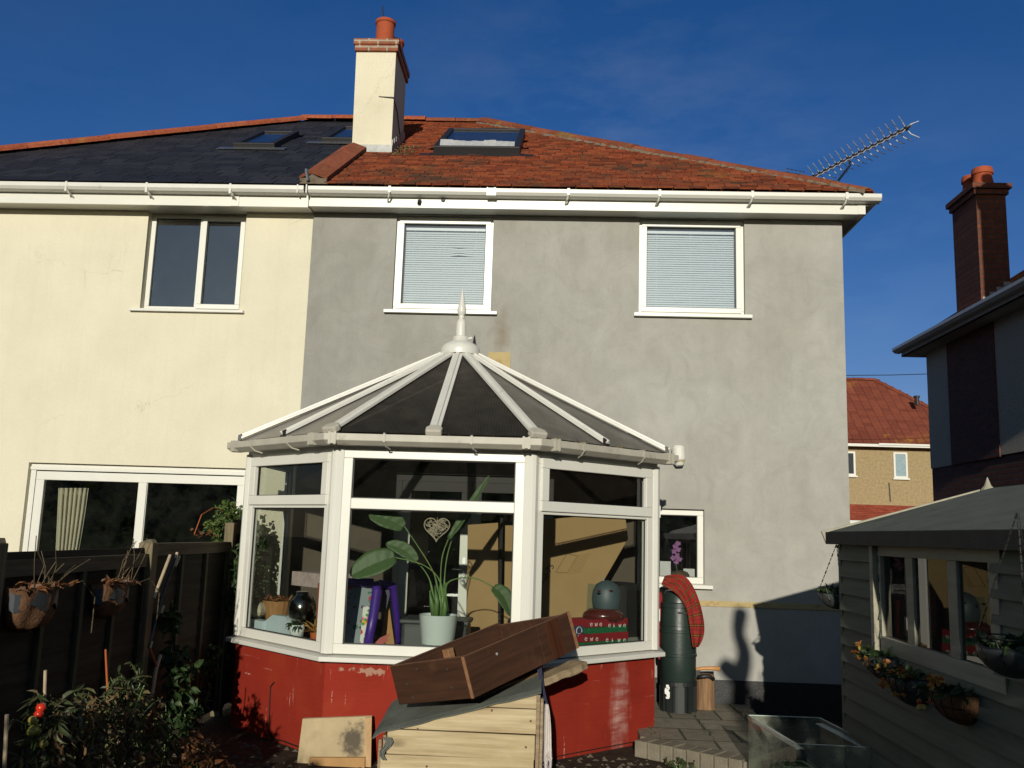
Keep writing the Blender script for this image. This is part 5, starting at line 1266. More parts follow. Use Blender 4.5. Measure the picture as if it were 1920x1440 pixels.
dpart('bare_strip', [(W_+.0004, W_+.0025, Ln-.022, Ln, 0, H_)], M_['drawer_edge'], 0)
dpart('batten', [(W_+.0004, W_+.007, Ln-.23, Ln-.12, .0, H_-.002)], wood('drawer batten', (.04, .013, .007), (.08, .03, .014), 2, 1, .45, .1), .002)
dpart('batten', [(W_+.0004, W_+.004, Ln-.30, Ln-.232, .0, H_-.001)], M_['drawer'], .001)
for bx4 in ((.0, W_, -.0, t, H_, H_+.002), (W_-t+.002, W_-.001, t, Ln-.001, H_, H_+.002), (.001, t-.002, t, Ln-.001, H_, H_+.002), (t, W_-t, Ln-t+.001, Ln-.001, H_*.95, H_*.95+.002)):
    dpart('rim', [bx4], wood('bare rim highlight', (.11, .048, .024), (.20, .095, .05), 1, 1.2, .7, .1), 0)  # bare top edges, coloured lighter to stand in for their highlight
dpart('corner_block', [(t+.001, t+.05, Ln*.42, Ln*.47, .02, H_*.9)], M_['drawer_edge'], .003)
m = MB()
for (u, v) in ((.10, .10), (.20, .17), (.42, .06), (.42, .15), (.12, .03)): m.tube([(u*W_/.56, -.0005, v), (u*W_/.56, -.003, v)], .006, 8)
m.build('screw_heads', M_['steel'], DR)
m = MB(); m.tube([(W_+.001, .22, .15), (W_+.004, .22, .15)], .007, 8); m.build('bright_screw', M_['alu'], DR)

# planks under / beside the drawer
def plank(label, a, b, wd, th, mat, y0, y1, name='plank'):
    A_, B_ = ay(*a, y0), ay(*b, y1); d = B_-A_; L_ = d.length; d.normalize(); sd = d.cross(Vector((0, 0, 1))).normalized(); up_ = sd.cross(d)
    m = MB(); n = 14; rows = []
    for i in range(n+1):
        t = i/n; k = 1 - .25*max(0, (t-.88)/.12); w2 = wd*(1+.04*math.sin(i*2.3))*k
        c = (L_*t, 0, .004*math.sin(i*1.1)); rows += [[(c[0], -w2/2, c[2]), (c[0], w2/2, c[2]), (c[0], w2/2, c[2]+th), (c[0], -w2/2, c[2]+th)]]
    vs = [v for r in rows for v in r]; fs = [(i*4+j, i*4+(j+1) % 4, (i+1)*4+(j+1) % 4, (i+1)*4+j) for i in range(n) for j in range(4)]+[(3, 2, 1, 0), (n*4, n*4+1, n*4+2, n*4+3)]
    m.add(vs, fs); o = m.build(name, mat, None, bevel=.006)
    M2 = Matrix((d, -sd, up_)).transposed().to_4x4(); M2.translation = A_; o.matrix_world = M2
    return tag(o, label, 'plank', 'loose planks by the drawer')
plank('weathered round ended plank poking out right of the drawer over the sill', (985, 1292), (1092, 1252), .16, .05, M_['oldwood'], -2.79, -2.491)
plank('splintered old plank wedged beneath the dark drawer', (880, 1325), (1012, 1268), .125, .056, wood('splintered plank', (.11, .06, .03), (.30, .17, .08), 0, 1.4, .85, .1, ((.42, .36, .28), 7, .6, .6)), -3.039, -2.79)
plank('short brown batten lying on the felt lid below the drawer', (741, 1346), (805, 1334), .045, .018, M_['log'], -2.915, -2.865, 'batten')
m = MB(); c = ay(858, 1322, -3.014); m.ball(c, .03, 7, .6); m.ball(c+Vector((.05, .01, .0)), .022, 6, .7); m.ball(c+Vector((-.03, .02, -.01)), .02, 6, .7)
tag(m.build('timber_offcut', M_['log'], smooth=False), 'knobbly brown timber offcut in the shadow beneath the drawer', 'offcut')

# cloth hanging down the right of the hutch
CL = thing('hanging_cloth', 'navy and off-white frayed cloth hanging down the right side of the hutch', 'cloth')
def sheet(name, cols, mat, parent, solid=.006, nsub=1, wob=.006, seed=1):
    """cols: list of rows, each a list of world points"""
    m = MB(); m.grid(cols); o = m.build(name, mat, parent, smooth=True, solid=solid); 
    o.modifiers.new('sub', 'SUBSURF').levels = nsub; o.modifiers['sub'].render_levels = nsub; return o
def hang(px_rows, y, n=9, wave=.012, ph=0):
    rows = []
    for i, (xa, xb, py) in enumerate(px_rows):
        rows.append([ay(xa+(xb-xa)*j/n, py, y+wave*math.sin(j*1.9+i*.5+ph)+.004*i) for j in range(n+1)])
    return rows
sheet('navy_cloth', hang([(1000, 1014, 1240), (1010, 1016, 1262), (1014, 1020, 1290), (1016, 1028, 1320), (1016, 1032, 1345)], -2.98), M_['blue_cloth'], CL)
sheet('white_rag', hang([(1017, 1028, 1318), (1013, 1032, 1345), (1012, 1034, 1375), (1010, 1034, 1400), (1010, 1036, 1425), (1012, 1034, 1445)], -3.01, 9, .016), M_['rag'], CL)
m = MB(); r_ = random.Random(3)
for i in range(26): c = ay(r_.uniform(1009, 1036), r_.uniform(1405, 1440), -3.03); m.tube([c, c+Vector((r_.gauss(0, .006), -.006, -.02)), c+Vector((r_.gauss(0, .012), -.003, -.045))], .0016, 4)
m.build('fringe', M_['rag'], CL)
sheet('navy_hem', hang([(1008, 1030, 1425), (1007, 1030, 1440), (1006, 1030, 1470)], -2.99), M_['blue_cloth'], CL)

# plywood board leaning on the red wall
PB = thing('plywood_board', 'stained plywood board with a bare timber edge leaning against the red wall', 'board')
q = [ay(567, 1348, -2.27), ay(697, 1343, -2.27), ay(694, 1460, -2.40), ay(553, 1460, -2.40)]
m = MB(); m.prism(q, (0, .02, .004)); m.build('panel', M_['ply'], PB, bevel=.003)
q2 = [ay(685, 1346, -2.282), ay(697, 1345, -2.282), ay(695, 1460, -2.425), ay(682, 1460, -2.425)]
m = MB(); m.prism(q2, (0, .018, .004)); m.build('edge_strip', M_['pine_edge'], PB)
q3 = [ay(580, 1421, -2.40), ay(684, 1421, -2.40), ay(683, 1460, -2.45), ay(574, 1460, -2.45)]
m = MB(); m.prism(q3, (0, .016, .004)); m.build('lower_board', plain('orange tan board', (.36, .20, .075), .8, .1, 9, .2, 40), PB)

# ================================================================== BY THE GREY WALL: water butt and companions
WB = thing('water_butt', 'dark green plastic water butt on a stand against the grey wall', 'water butt')
yb_ = -.47; cx_ = (ay(1243, 1240, yb_).x+ay(1305, 1240, yb_).x)/2-.01; zb0 = ay(1272, 1276, yb_).z; zt0 = ay(1270, 1105, yb_).z
rB = .158
m = MB(); H = zt0-zb0
prof = [(rB*.93, 0), (rB*.97, .01), (rB*.98, H*.27), (rB*1.03, H*.275), (rB*1.03, H*.30), (rB*1.0, H*.305), (rB*.99, H*.53), (rB*1.03, H*.535), (rB*1.03, H*.56), (rB*1.0, H*.565), (rB*.985, H*.60), (rB*1.02, H*.605), (rB*.97, H*.80), (rB*1.02, H*.805), (rB*1.02, H*.85), (rB*.94, H*.86), (rB*.90, H*.93), (rB*.72, H*.985), (rB*.3, H*1.0)]
prof = [(r*(1-.10*max(0, z/H-.5)), z) for r, z in prof]
m.lathe(prof, (cx_, yb_, zb0), 40); bo = m.build('barrel', M_['butt'], WB, smooth=True); bo.modifiers.new('es', 'EDGE_SPLIT').split_angle = R(35)
m = MB(); c = ay(1283, 1150, yb_-rB*.98); m.box(c.x-.055, c.x+.055, c.y-.012, c.y+.02, c.z-.004, c.z+.010); m.build('hand_grip', M_['seal'], WB, bevel=.003)
m = MB(); n = 10
for j in range(n):
    a = 2*math.pi*j/n; m.prism([(cx_+math.cos(a+.12)*rB*1.02, yb_+math.sin(a+.12)*rB*1.02, PZ), (cx_+math.cos(a+.5)*rB*1.02, yb_+math.sin(a+.5)*rB*1.02, PZ), (cx_+math.cos(a+.5)*rB*.85, yb_+math.sin(a+.5)*rB*.85, PZ), (cx_+math.cos(a+.12)*rB*.85, yb_+math.sin(a+.12)*rB*.85, PZ)], (0, 0, zb0-PZ))
m.lathe([(rB*1.03, zb0-.03), (rB*1.04, zb0-.03), (rB*1.04, zb0+.004), (rB*.5, zb0+.004)], (cx_, yb_, 0), 30); m.lathe([(rB*.8, PZ), (rB*.8, zb0-.01)], (cx_, yb_, 0), 20); m.build('stand', plain('black plastic stand', (.014, .017, .017), .45), WB)
m = MB(); c = ay(1249, 1300, yb_-rB*.9); r_ = random.Random(11)
for i in range(22):
    q = c+Vector((r_.gauss(0, .010), -.004-r_.random()*.004, r_.uniform(-.05, .05))); m.obox(q, (r_.uniform(.008, .024), 0, 0), (0, .006, 0), (0, 0, r_.uniform(.008, .03)))
m.build('white_paint_splash', M_['white'], WB)
# plaid cloth draped over it
inner = [(1239, 1096), (1252, 1104), (1266, 1110), (1278, 1124), (1285, 1140), (1291, 1160), (1295, 1185), (1299, 1216)]
outer = [(1246, 1079), (1262, 1077), (1284, 1076), (1300, 1098), (1311, 1125), (1319, 1155), (1323, 1190), (1310, 1214)]
rows = []
for i, ((xa, ya), (xb, yb2)) in enumerate(zip(inner, outer)):
    n = 10; rows.append([ay(xa+(xb-xa)*j/n, ya+(yb2-ya)*j/n, yb_-rB*1.02-.03+.055*(j/n)**2+(.05 if i < 2 else 0)-.020*math.sin(j*1.1+i*1.3)-.016*math.sin(j*2.2-i*1.9)) for j in range(n+1)])
o = sheet('plaid_cloth', rows, M_['plaid'], None, .012, 2); tag(o, 'red tartan cloth draped over the top of the water butt', 'cloth')
rows = []
for i, (xa, xb, py) in enumerate(((1234, 1240, 1108), (1234, 1244, 1140), (1234, 1248, 1175), (1234, 1250, 1205), (1234, 1252, 1240))): rows.append([ay(xa+(xb-xa)*j/6, py, -.40+.02*math.sin(j*2)) for j in range(7)])
o = sheet('red_sheet', rows, M_['red_cloth'], None, .006, 1); tag(o, 'plain red cloth hanging in the gap between conservatory and water butt', 'cloth')
# log with axe
lc = az(1322, 1318, PZ+.01); lc = Vector((ay(1322, 1300, -.33).x, -.33, PZ)); ltop = ay(1322, 1264, -.33).z
m = MB(); rr = .085; pr2 = [(rr*1.05, 0), (rr, .03), (rr*.97, ltop-PZ-.01), (rr*.9, ltop-PZ)]; m.lathe(pr2, lc, 13, 1.0, .95); lg = tag(m.build('chopping_log', M_['log'], smooth=False), 'upright chopping log with frayed bark beside the water butt', 'log')
AXT = thing('hand_axe', 'small axe with an orange brown handle resting across the log', 'axe')
pts = [ay(1300, 1256, -.40), ay(1318, 1253, -.40), ay(1335, 1253, -.40), ay(1349, 1254, -.40)]; m = MB(); m.tube(pts, [.014, .016, .018, .022], 8); m.build('handle', M_['axe'], AXT, smooth=True)
c = ay(1306, 1262, -.40); m = MB(); m.prism([c+Vector(v) for v in ((-.02, -.012, .03), (.03, -.012, .03), (.035, -.012, -.03), (-.02, -.012, -.045))], (0, .03, 0)); m.build('axe_head', M_['cable'], AXT, bevel=.004)
m = MB(); m.tube([ay(1308, 1270, -.42), ay(1320, 1268, -.43), ay(1330, 1268, -.42), ay(1339, 1274, -.41)], [.016, .02, .018, .016], 8); tag(m.build('rubber_hose_end', M_['cable'], smooth=True), 'stub of black rubber hose lying on the log below the axe handle', 'hose')
# kitchen window things, standing inside on the sill
OR = thing('orchid', 'mauve orchid in a brown pot inside the kitchen window', 'orchid')
oy = .20
c = ay(1275, 1092, oy); m = MB(); m.lathe([(.05, -.03), (.085, .03), (.095, .07), (.075, .10), (.03, .115)], c, 14); m.build('pot', M_['basket'], OR)
m = MB(); st_ = [ay(1270, 1080, oy), ay(1268, 1060, oy-.02), ay(1267, 1035, oy-.02), ay(1272, 1014, oy-.02)]; m.tube(st_, .004, 5); m.build('stem', M_['stalk'], OR)
r_ = random.Random(4)
for (a, b) in ((1266, 1024), (1272, 1030), (1264, 1034), (1270, 1042), (1262, 1046), (1274, 1048), (1268, 1053), (1271, 1019)):
    c = ay(a, b, oy-.04); m = MB()
    for k in range(5):
        an = 2*math.pi*k/5+r_.random(); m.leaf(c, (math.cos(an), -.25, math.sin(an)), .030, .024, nrm=(0, -1, .1), droop=.1, fold=.1)
    m.build('flower', M_['orchid'], OR)
m = MB(); c = ay(1236, 1080, oy); a, b = ay(1237, 1052, oy), ay(1257, 1077, oy); m.box(a.x, b.x, oy-.02, oy+.0, b.z-.03, a.z); tag(m.build('white_box', M_['white']), 'white upright box on the kitchen sill left of the orchid', 'box')
a, b = ay(1281, 1066, oy), ay(1302, 1079, oy); m = MB(); m.box(a.x, b.x, oy-.02, oy+.03, b.z-.03, a.z); tag(m.build('white_box', M_['white']), 'low white box on the kitchen sill right of the orchid', 'box')

# ================================================================== GLASS TANK
TK = thing('glass_tank', 'grimy glass tank holding green tubs standing on the ground by the shed', 'tank')
zt_ = .44
P_ = [az(1403, 1341, zt_), az(1493, 1395, zt_), az(1647, 1402, zt_), az(1537, 1346, zt_)]
bl, fl_, fr2, br = P_
th = .010
def tpane(a, b, z0, z1):
    d = (b-a).normalized(); n = Vector((d.y, -d.x, 0)); m = MB(); a0 = Vector((a.x, a.y, 0)); b0 = Vector((b.x, b.y, 0))
    m.quad(a0+Vector((0, 0, z0)), b0+Vector((0, 0, z0)), b0+Vector((0, 0, z1)), a0+Vector((0, 0, z1))); m.build('pane', M_['tank'], TK)
    m = MB(); m.obox(a0+n*-.004+Vector((0, 0, z1-.001)), b0-a0, n*.008, (0, 0, .004)); m.build('glass_edge', M_['tank_edge'], TK)
for a, b in ((bl, fl_), (fl_, fr2), (fr2, br), (br, bl)): tpane(a, b, .02, zt_)
e1 = (br-bl).normalized(); e2 = (fl_-bl).normalized()
m = MB(); m.obox(bl-e1*0+Vector((0, 0, -.03))+e2*.06, e1*.045, e2*((fl_-bl).length-.06), (0, 0, .006)); m.build('brace_bar', M_['tank_edge'], TK)
m = MB(); m.obox(br-e1*.05+Vector((0, 0, -.03))+e2*.06, e1*.045, e2*((fl_-bl).length-.08), (0, 0, .006)); m.build('brace_bar', M_['tank_edge'], TK)
m = MB(); m.prism([(p.x, p.y, .012) for p in P_], (0, 0, .008)); m.build('base', M_['tank_edge'], TK)
for (f1, f2, s, lab) in ((.22, .62, .17, 'green plastic tub inside the tank, the one behind its left pane'), (.70, .80, .15, 'green plastic tub inside the tank, the one behind its front pane')):
    c = bl+e1*((br-bl).length*f1)+e2*((fl_-bl).length*f2); c.z = .022
    T = thing('plastic_tub', lab, 'tub', 'green tubs in the tank')
    m = MB(); n = 4
    for k in range(4):
        pass
    def sq(h, r): return [c+e1*(r*a)+e2*(r*b)+Vector((0, 0, h)) for a, b in ((-1, -1), (1, -1), (1, 1), (-1, 1))]
    lo, hi, hi2, lo2 = sq(0, s*.42), sq(.22, s*.5), sq(.22, s*.46), sq(.01, s*.38)
    m.add(lo+hi+hi2+lo2, [(i, (i+1) % 4, 4+(i+1) % 4, 4+i) for i in range(4)]+[(4+i, 4+(i+1) % 4, 8+(i+1) % 4, 8+i) for i in range(4)]+[(8+i, 8+(i+1) % 4, 12+(i+1) % 4, 12+i) for i in range(4)]+[(12, 13, 14, 15), (3, 2, 1, 0)])
    m.build('body', M_['crate_green'], T, bevel=.008)
    m = MB(); ri = sq(.22, s*.54); ro = sq(.235, s*.54); r1_ = sq(.22, s*.44); r2_ = sq(.235, s*.44)
    m.add(ri+ro+r2_+r1_, [(i, (i+1) % 4, 4+(i+1) % 4, 4+i) for i in range(4)]+[(4+i, 4+(i+1) % 4, 8+(i+1) % 4, 8+i) for i in range(4)]+[(8+i, 8+(i+1) % 4, 12+(i+1) % 4, 12+i) for i in range(4)])
    m.build('rim', M_['crate_green'], T)
c = bl+e1*.22+e2*.16; c.z = .02; m = MB()
m.lathe([(.10, 0), (.115, .10), (.10, .23), (.06, .29), (.02, .30)], c, 14); tag(m.build('dark_pot', M_['charcoal'], smooth=True), 'dark rounded pot at the back inside the glass tank', 'pot')

# ================================================================== BASKETS ON THE SHED
def wall_basket(label, px, py, r, seed, fm, liner='wire', flowers=True):
    c = ax(px, py, SX-.02); r_ = random.Random(seed); T = thing('wall_basket', label, 'basket', 'planted baskets on the shed wall')
    m = MB(); rows = []
    for i in range(7):
        t = i/6; rr = r*math.cos(t*1.35); z = c.z-r*1.1*math.sin(t*1.35)*.95
        rows.append([(SX-.025-max(0, math.cos(a))*rr, c.y+math.sin(a)*rr*1.15, z) for a in [-math.pi/2+math.pi*j/16 for j in range(17)]])
    m.grid(rows); m.build('liner', M_['coir'] if liner == 'coir' else M_['charcoal'], T, smooth=True, solid=.008)
    m = MB()
    for i in (0, 2, 4): m.tube([Vector(p)+Vector((-.006, 0, 0)) for p in rows[i]], .0035, 5)
    for j in range(0, 17, 2): m.tube([Vector(rows[i][j])+Vector((-.006, 0, 0)) for i in range(7)], .0025, 4)
    m.build('wire_frame', M_['wire'], T)
    m = MB()
    for i in range(90):
        p = Vector((SX-.04-r_.uniform(0, r*.8), c.y+r_.uniform(-r, r), c.z)); m.leaf(p, (r_.gauss(-.4, .6), r_.gauss(0, .7), r_.uniform(-.4, 1)), r_.uniform(.03, .075), r_.uniform(.015, .03), droop=.6)
    m.build('leaves', M_['fol_dark'], T)
    if flowers:
        for i in range(fm):
            m = MB(); p = Vector((SX-.06-r_.uniform(.3, 1.0)*r, c.y+r_.uniform(-r, r)*.8, c.z+r_.uniform(-.09, .07)))
            for k in range(5):
                m.leaf(p, (r_.gauss(-.3, .7), r_.gauss(0, .7), r_.gauss(0, .7)), .032, .024, droop=.2)
            m.build('flower', M_['fol_flower'], T)
    return T
wall_basket('dark wall basket with a few red flowers below the far end of the shed window', 1668, 1228, .13, 31, 5)
wall_basket('wall basket with red and yellow flowers below the middle of the shed window', 1722, 1268, .14, 32, 14)
T = wall_basket('coir lined wall basket with a red and a yellow bloom, nearest along the shed', 1808, 1296, .135, 33, 9, 'coir')
def hanging_basket(label, c, r, top, seed):
    r_ = random.Random(seed); T = thing('hanging_basket', label, 'basket', 'hanging baskets on chains')
    c = Vector(c); m = MB(); m.lathe([(max(.01, r*math.cos(t)), -r*.85*math.sin(t)) for t in [1.5*i/7 for i in range(8)]], c, 20, cap=False); m.build('liner', M_['charcoal'], T, smooth=True, solid=.01)
    m = MB(); m.tube([c+Vector((math.cos(a)*r*1.02, math.sin(a)*r*1.02, .0)) for a in [2*math.pi*i/20 for i in range(21)]], .004, 5)
    m.tube([c+Vector((math.cos(a)*r*1.03, math.sin(a)*r*1.03, .035)) for a in [2*math.pi*i/20 for i in range(21)]], .003, 5)
    for k in range(10):
        a = 2*math.pi*k/10; m.tube([c+Vector((math.cos(a)*r*1.03, math.sin(a)*r*1.03, .035)), c+Vector((math.cos(a+.2)*r*1.01, math.sin(a+.2)*r*1.01, -.04)), c+Vector((math.cos(a+.1)*r*.6, math.sin(a+.1)*r*.6, -r*.72))], .0025, 4)
    m.build('wire_frame', M_['wire'], T)
    top = Vector(top)
    for k in range(3):
        a = 2*math.pi*k/3+.4; p = c+Vector((math.cos(a)*r, math.sin(a)*r, .035)); m = MB(); n = max(6, int((top-p).length/.03))
        for i in range(n):
            q0, q1 = p.lerp(top, i/n), p.lerp(top, (i+.8)/n); m.tube([q0, q1], .0045 if i % 2 else .003, 4)
        m.build('chain', M_['wire'], T)
    m = MB()
    for i in range(150):
        p = c+Vector((r_.gauss(0, r*.45), r_.gauss(0, r*.45), .01)); m.leaf(p, (r_.gauss(0, .8), r_.gauss(0, .8), r_.uniform(-.3, .8)), r_.uniform(.03, .06), r_.uniform(.015, .03), droop=.7)
    m.build('leaves', M_['fol_dark'], T); return T
q = ax(1902, 1214, SX-.17)
hanging_basket('large dark hanging basket on chains at the right edge before the shed', q, .125, (SX-.16, q.y-.06, q.z+.50), 41)
q = Vector((SX+.06, SY1+.22, 1.27)); q = on(1571, 1112, (0, SY1+.24, 0), (0, 1, 0))
hanging_basket('small dark hanging basket at the far corner of the shed against the grey wall', q, .12, (q.x, q.y, 1.60), 42)

# bottom right weeds
leafy('leafy_weed', 'low green weed at the foot of the shed right of the glass tank', 'weeds', [(az(1690, 1425, .12), (.16, .12, .08)), (az(1740, 1425, .12), (.12, .1, .09)), (az(1665, 1435, .08), (.1, .1, .06))], M_['fol_weed'], 110, .06, .03, seed=51)
leafy('edge_weed', 'tiny green weed growing below the paver edging', 'weeds', [(az(1270, 1435, .03), (.06, .05, .04)), (az(1300, 1438, .02), (.05, .05, .02))], M_['fol_weed'], 60, .03, .02, seed=52)
m = MB(); r_ = random.Random(6)
for i in range(1500):
    x, y = r_.uniform(-2.7, 2.2), r_.uniform(-4.6, -1.8); s = r_.uniform(.006, .028); z0 = .002
    m.add([(x-s, y-s*.6, z0), (x+s, y-s*.7, z0), (x+s*.7, y+s*.8, z0), (x-s*.8, y+s*.6, z0), (x+r_.uniform(-.2, .2)*s, y, z0+s*r_.uniform(.4, 1))], [(0, 1, 4), (1, 2, 4), (2, 3, 4), (3, 0, 4)])
tag(m.build('ground_pebbles', plain('dirty pebbles', (.085, .07, .05), .95, .4, 40)), kind='stuff')

# ================================================================== INSIDE THE CONSERVATORY
def fp(k, px, py, d): return facept(k, px, py, -d)
def fn(k):
    P, Q = ring[k], ring[k+1]; e = (Q-P).normalized(); return e, Vector((e.y, -e.x, 0))*SGN
def fbox(mb, k, x0, x1, y0, y1, d, t):
    e, n = fn(k); a = fp(k, x0, y1, d); b = fp(k, x1, y1, d); h = fp(k, (x0+x1)/2, y0, d).z-fp(k, (x0+x1)/2, y1, d).z
    mb.obox(a, Vector((b.x-a.x, b.y-a.y, 0)), -n*t, (0, 0, h))
# paddle leaved plant
PT = thing('paddle_leaf_plant', 'tall plant with broad paddle leaves in a white pot behind the front window', 'potted plant')
py_ = -1.95
c = ay(820, 1207, py_); rt_ = (ay(855, 1155, py_)-ay(782, 1155, py_)).length/2; hp = ay(820, 1152, py_).z-c.z
m = MB(); m.lathe([(rt_*.80, 0), (rt_*.83, .006), (rt_*.985, hp-.004), (rt_, hp), (rt_*.95, hp), (rt_*.92, hp-.03)], c, 36); m.build('pot', M_['white_pot'], PT, smooth=True).modifiers.new('es', 'EDGE_SPLIT').split_angle = R(40)
m = MB(); m.lathe([(.005, 0), (rt_*.93, -.002)], c+Vector((0, 0, hp-.028)), 24, cap=False); m.build('compost', M_['soil'], PT)
top = c+Vector((0, 0, hp-.03)); m = MB()
def qb(pts, y, n=10):
    P = [ay(*p, y+dy) for p, dy in pts]; out_ = []
    for i in range(n+1):
        t = i/n*(len(P)-1); k = min(int(t), len(P)-2); f = t-k
        p0, p1, p2, p3 = P[max(k-1, 0)], P[k], P[k+1], P[min(k+2, len(P)-1)]
        out_.append(.5*((2*p1)+(p2-p0)*f+(2*p0-5*p1+4*p2-p3)*f*f+(3*p1-p0-3*p2+p3)*f**3))
    return out_
ST = [[((822, 1146), 0), ((818, 1090), 0), ((800, 1050), -.02), ((757, 985), -.04)], [((828, 1146), 0), ((826, 1092), 0), ((795, 1060), -.03), ((740, 1045), -.06)],
      [((816, 1146), .0), ((808, 1095), .03), ((796, 1070), .04), ((780, 1053), .05)], [((828, 1146), 0), ((826, 1095), 0), ((829, 1045), 0), ((841, 1010), 0)],
      [((834, 1146), 0), ((833, 1095), .03), ((838, 1045), .05), ((850, 1003), .06)], [((838, 1146), 0), ((836, 1098), -.02), ((862, 1084), -.04), ((893, 1085), -.06), ((925, 1101), -.08)]]
for s in ST:
    pth = qb(s, py_, 14); m.tube(pth, [.017*(1-.72*min(1, i/6)) for i in range(15)], 7)
for i in range(9):
    a = top+Vector((rnd.uniform(-.05, .05), rnd.uniform(-.05, .02), 0)); b = a+Vector((rnd.gauss(0, .03), rnd.gauss(-.01, .02), rnd.uniform(.14, .27))); m.tube([a, a.lerp(b, .5)+Vector((rnd.gauss(0, .01), 0, 0)), b], [.022, .020, .003], 7)
m.build('stalks', M_['stalk'], PT, smooth=True)
def paddle(pts, wd, tiltv, y=py_):
    cl = qb(pts, y, 16); rows = []
    for i, p in enumerate(cl):
        t = i/16; d = (cl[min(i+1, 16)]-cl[max(i-1, 0)]).normalized(); sd = (d.cross(Vector(tiltv))).normalized(); nn = sd.cross(d)
        wv = wd*.5*(math.sin(math.pi*min(1, t*.93+.07))**.62)*(1 if t < .97 else .3)
        rows.append([p+sd*wv*q+nn*(abs(q)*wv*.28+.004*math.sin(i*1.9+q*3)) for q in (-1, -.72, -.4, -.06, 0, .06, .4, .72, 1)])
    m = MB(); m.grid(rows); return m.build('leaf', M_['banana'], PT, smooth=True, solid=.002)
paddle([((757, 989), -.04), ((735, 976), -.06), ((712, 969), -.08), ((691, 965), -.10)], .15, (0, -1, .25))
paddle([((741, 1044), -.06), ((715, 1052), -.09), ((685, 1065), -.11), ((657, 1080), -.13)], .20, (.0, -1, .4))
paddle([((781, 1053), .05), ((765, 1036), .05), ((745, 1025), .04), ((723, 1020), .03)], .11, (0, -1, .3))
paddle([((841, 1010), 0), ((862, 980), .0), ((888, 938), -.01), ((918, 891), -.02)], .068, (-.5, -1, .0))
paddle([((850, 1003), .06), ((868, 978), .06), ((884, 958), .05)], .06, (.9, -1, .0))
paddle([((925, 1101), -.08), ((940, 1113), -.10), ((951, 1132), -.11), ((959, 1156), -.12)], .13, (.5, -1, .35))
# wicker heart
HT = thing('wicker_heart', 'pale wicker heart hanging in the front window beside the paddle leaves', 'ornament')
hc = ay(819, 990, -2.03); hs = .0052
def hxy(t): return 16*math.sin(t)**3, 13*math.cos(t)-5*math.cos(2*t)-2*math.cos(3*t)-math.cos(4*t)
ku = (ay(843, 990, -2.03)-ay(795, 990, -2.03)).length/32
def inheart(x, z):
    x, z = x/16, (z+2)/15; return (x*x+z*z-.62)**3-x*x*z**3*.9 < 0
m = MB(); ol = [hc+Vector((hxy(2*math.pi*i/48)[0]*ku, 0, hxy(2*math.pi*i/48)[1]*ku)) for i in range(49)]; m.tube(ol, .004, 5, False)
r_ = random.Random(17)
poly = [hxy(2*math.pi*i/48) for i in range(48)]
def inside(x, z):
    c_ = False; j = 47
    for i in range(48):
        if (poly[i][1] > z) != (poly[j][1] > z) and x < (poly[j][0]-poly[i][0])*(z-poly[i][1])/(poly[j][1]-poly[i][1]+1e-9)+poly[i][0]: c_ = not c_
        j = i
    return c_
k = 0
while k < 1500:
    x, z = r_.uniform(-16, 16), r_.uniform(-17, 12); a = r_.choice((.75, -.75, .45, -.5))+r_.gauss(0, .2); l = r_.uniform(2.5, 6.5)
    p, q = (x-math.cos(a)*l, z-math.sin(a)*l), (x+math.cos(a)*l, z+math.sin(a)*l)
    if inside(*p) and inside(*q) and r_.random() < .16: m.tube([hc+Vector((p[0]*ku, r_.uniform(-.012, .012), p[1]*ku)), hc+Vector((x*ku, r_.uniform(-.02, -.0), z*ku)), hc+Vector((q[0]*ku, r_.uniform(-.012, .012), q[1]*ku))], .0028, 4)
    k += 1
m.build('woven_sticks', M_['wicker'], HT)
m = MB(); m.tube([hc+Vector((0, 0, 5*ku)), hc+Vector((.002, 0, 20*ku)), ay(817, 955, -2.10)], .0025, 4); m.build('string', M_['wicker'], HT)
# cardboard boxes against the back wall
def cbox(name, label, pts, y, t, extra=None):
    T = thing(name, label, 'box', 'flat cardboard boxes in the conservatory')
    m = MB(); m.prism([ay(*p, y) for p in pts], (0, t, 0)); m.build('carton', M_['card'], T, bevel=.006); return T
T = cbox('cardboard_box', 'tall plain cardboard box standing behind the right half of the front window', [(873, 1215), (877, 984), (934, 980), (934, 1215)], -.62, .10)
m = MB(); a = ay(941, 955, -.64); b = ay(937, 1110, -.66); m.tube([a, b], .016, 8); m.tube([b, ay(936, 1200, -.66)], .012, 8); tag(m.build('pole', M_['seal']), 'black pole standing between the two cardboard boxes', 'pole')
T = cbox('cardboard_box', 'narrow cardboard box standing right of the black pole behind the front window', [(944, 1215), (947, 985), (1000, 985), (1004, 1215)], -.60, .10)
T = cbox('cardboard_box', 'large printed cardboard box leaning behind the right window', [(985, 1225), (1004, 975), (1172, 962), (1178, 1010), (1120, 1110), (1096, 1225)], -.70, .06)
def textob(body, c, ex, ez, size, mat, parent, name='printed_text', ext=.0006):
    cu = bpy.data.curves.new(name, 'FONT'); cu.body = body; cu.size = size; cu.align_x = 'CENTER'; cu.align_y = 'CENTER'; cu.extrude = ext; cu.resolution_u = 2
    tmp = bpy.data.objects.new(name, cu); COL.objects.link(tmp)
    me = bpy.data.meshes.new_from_object(tmp); bpy.data.objects.remove(tmp); bpy.data.curves.remove(cu)
    me.name = name; me.materials.clear(); me.materials.append(mat)
    o = bpy.data.objects.new(name, me); COL.objects.link(o); o.parent = parent
    ex = Vector(ex).normalized(); ez = (Vector(ez)-ex*ex.dot(Vector(ez))).normalized(); en_ = ex.cross(ez)
    X = Matrix((ex, ez, en_)).transposed().to_4x4(); X.translation = Vector(c)+en_*.001
    o.matrix_world = X; return o
yb2 = -.702
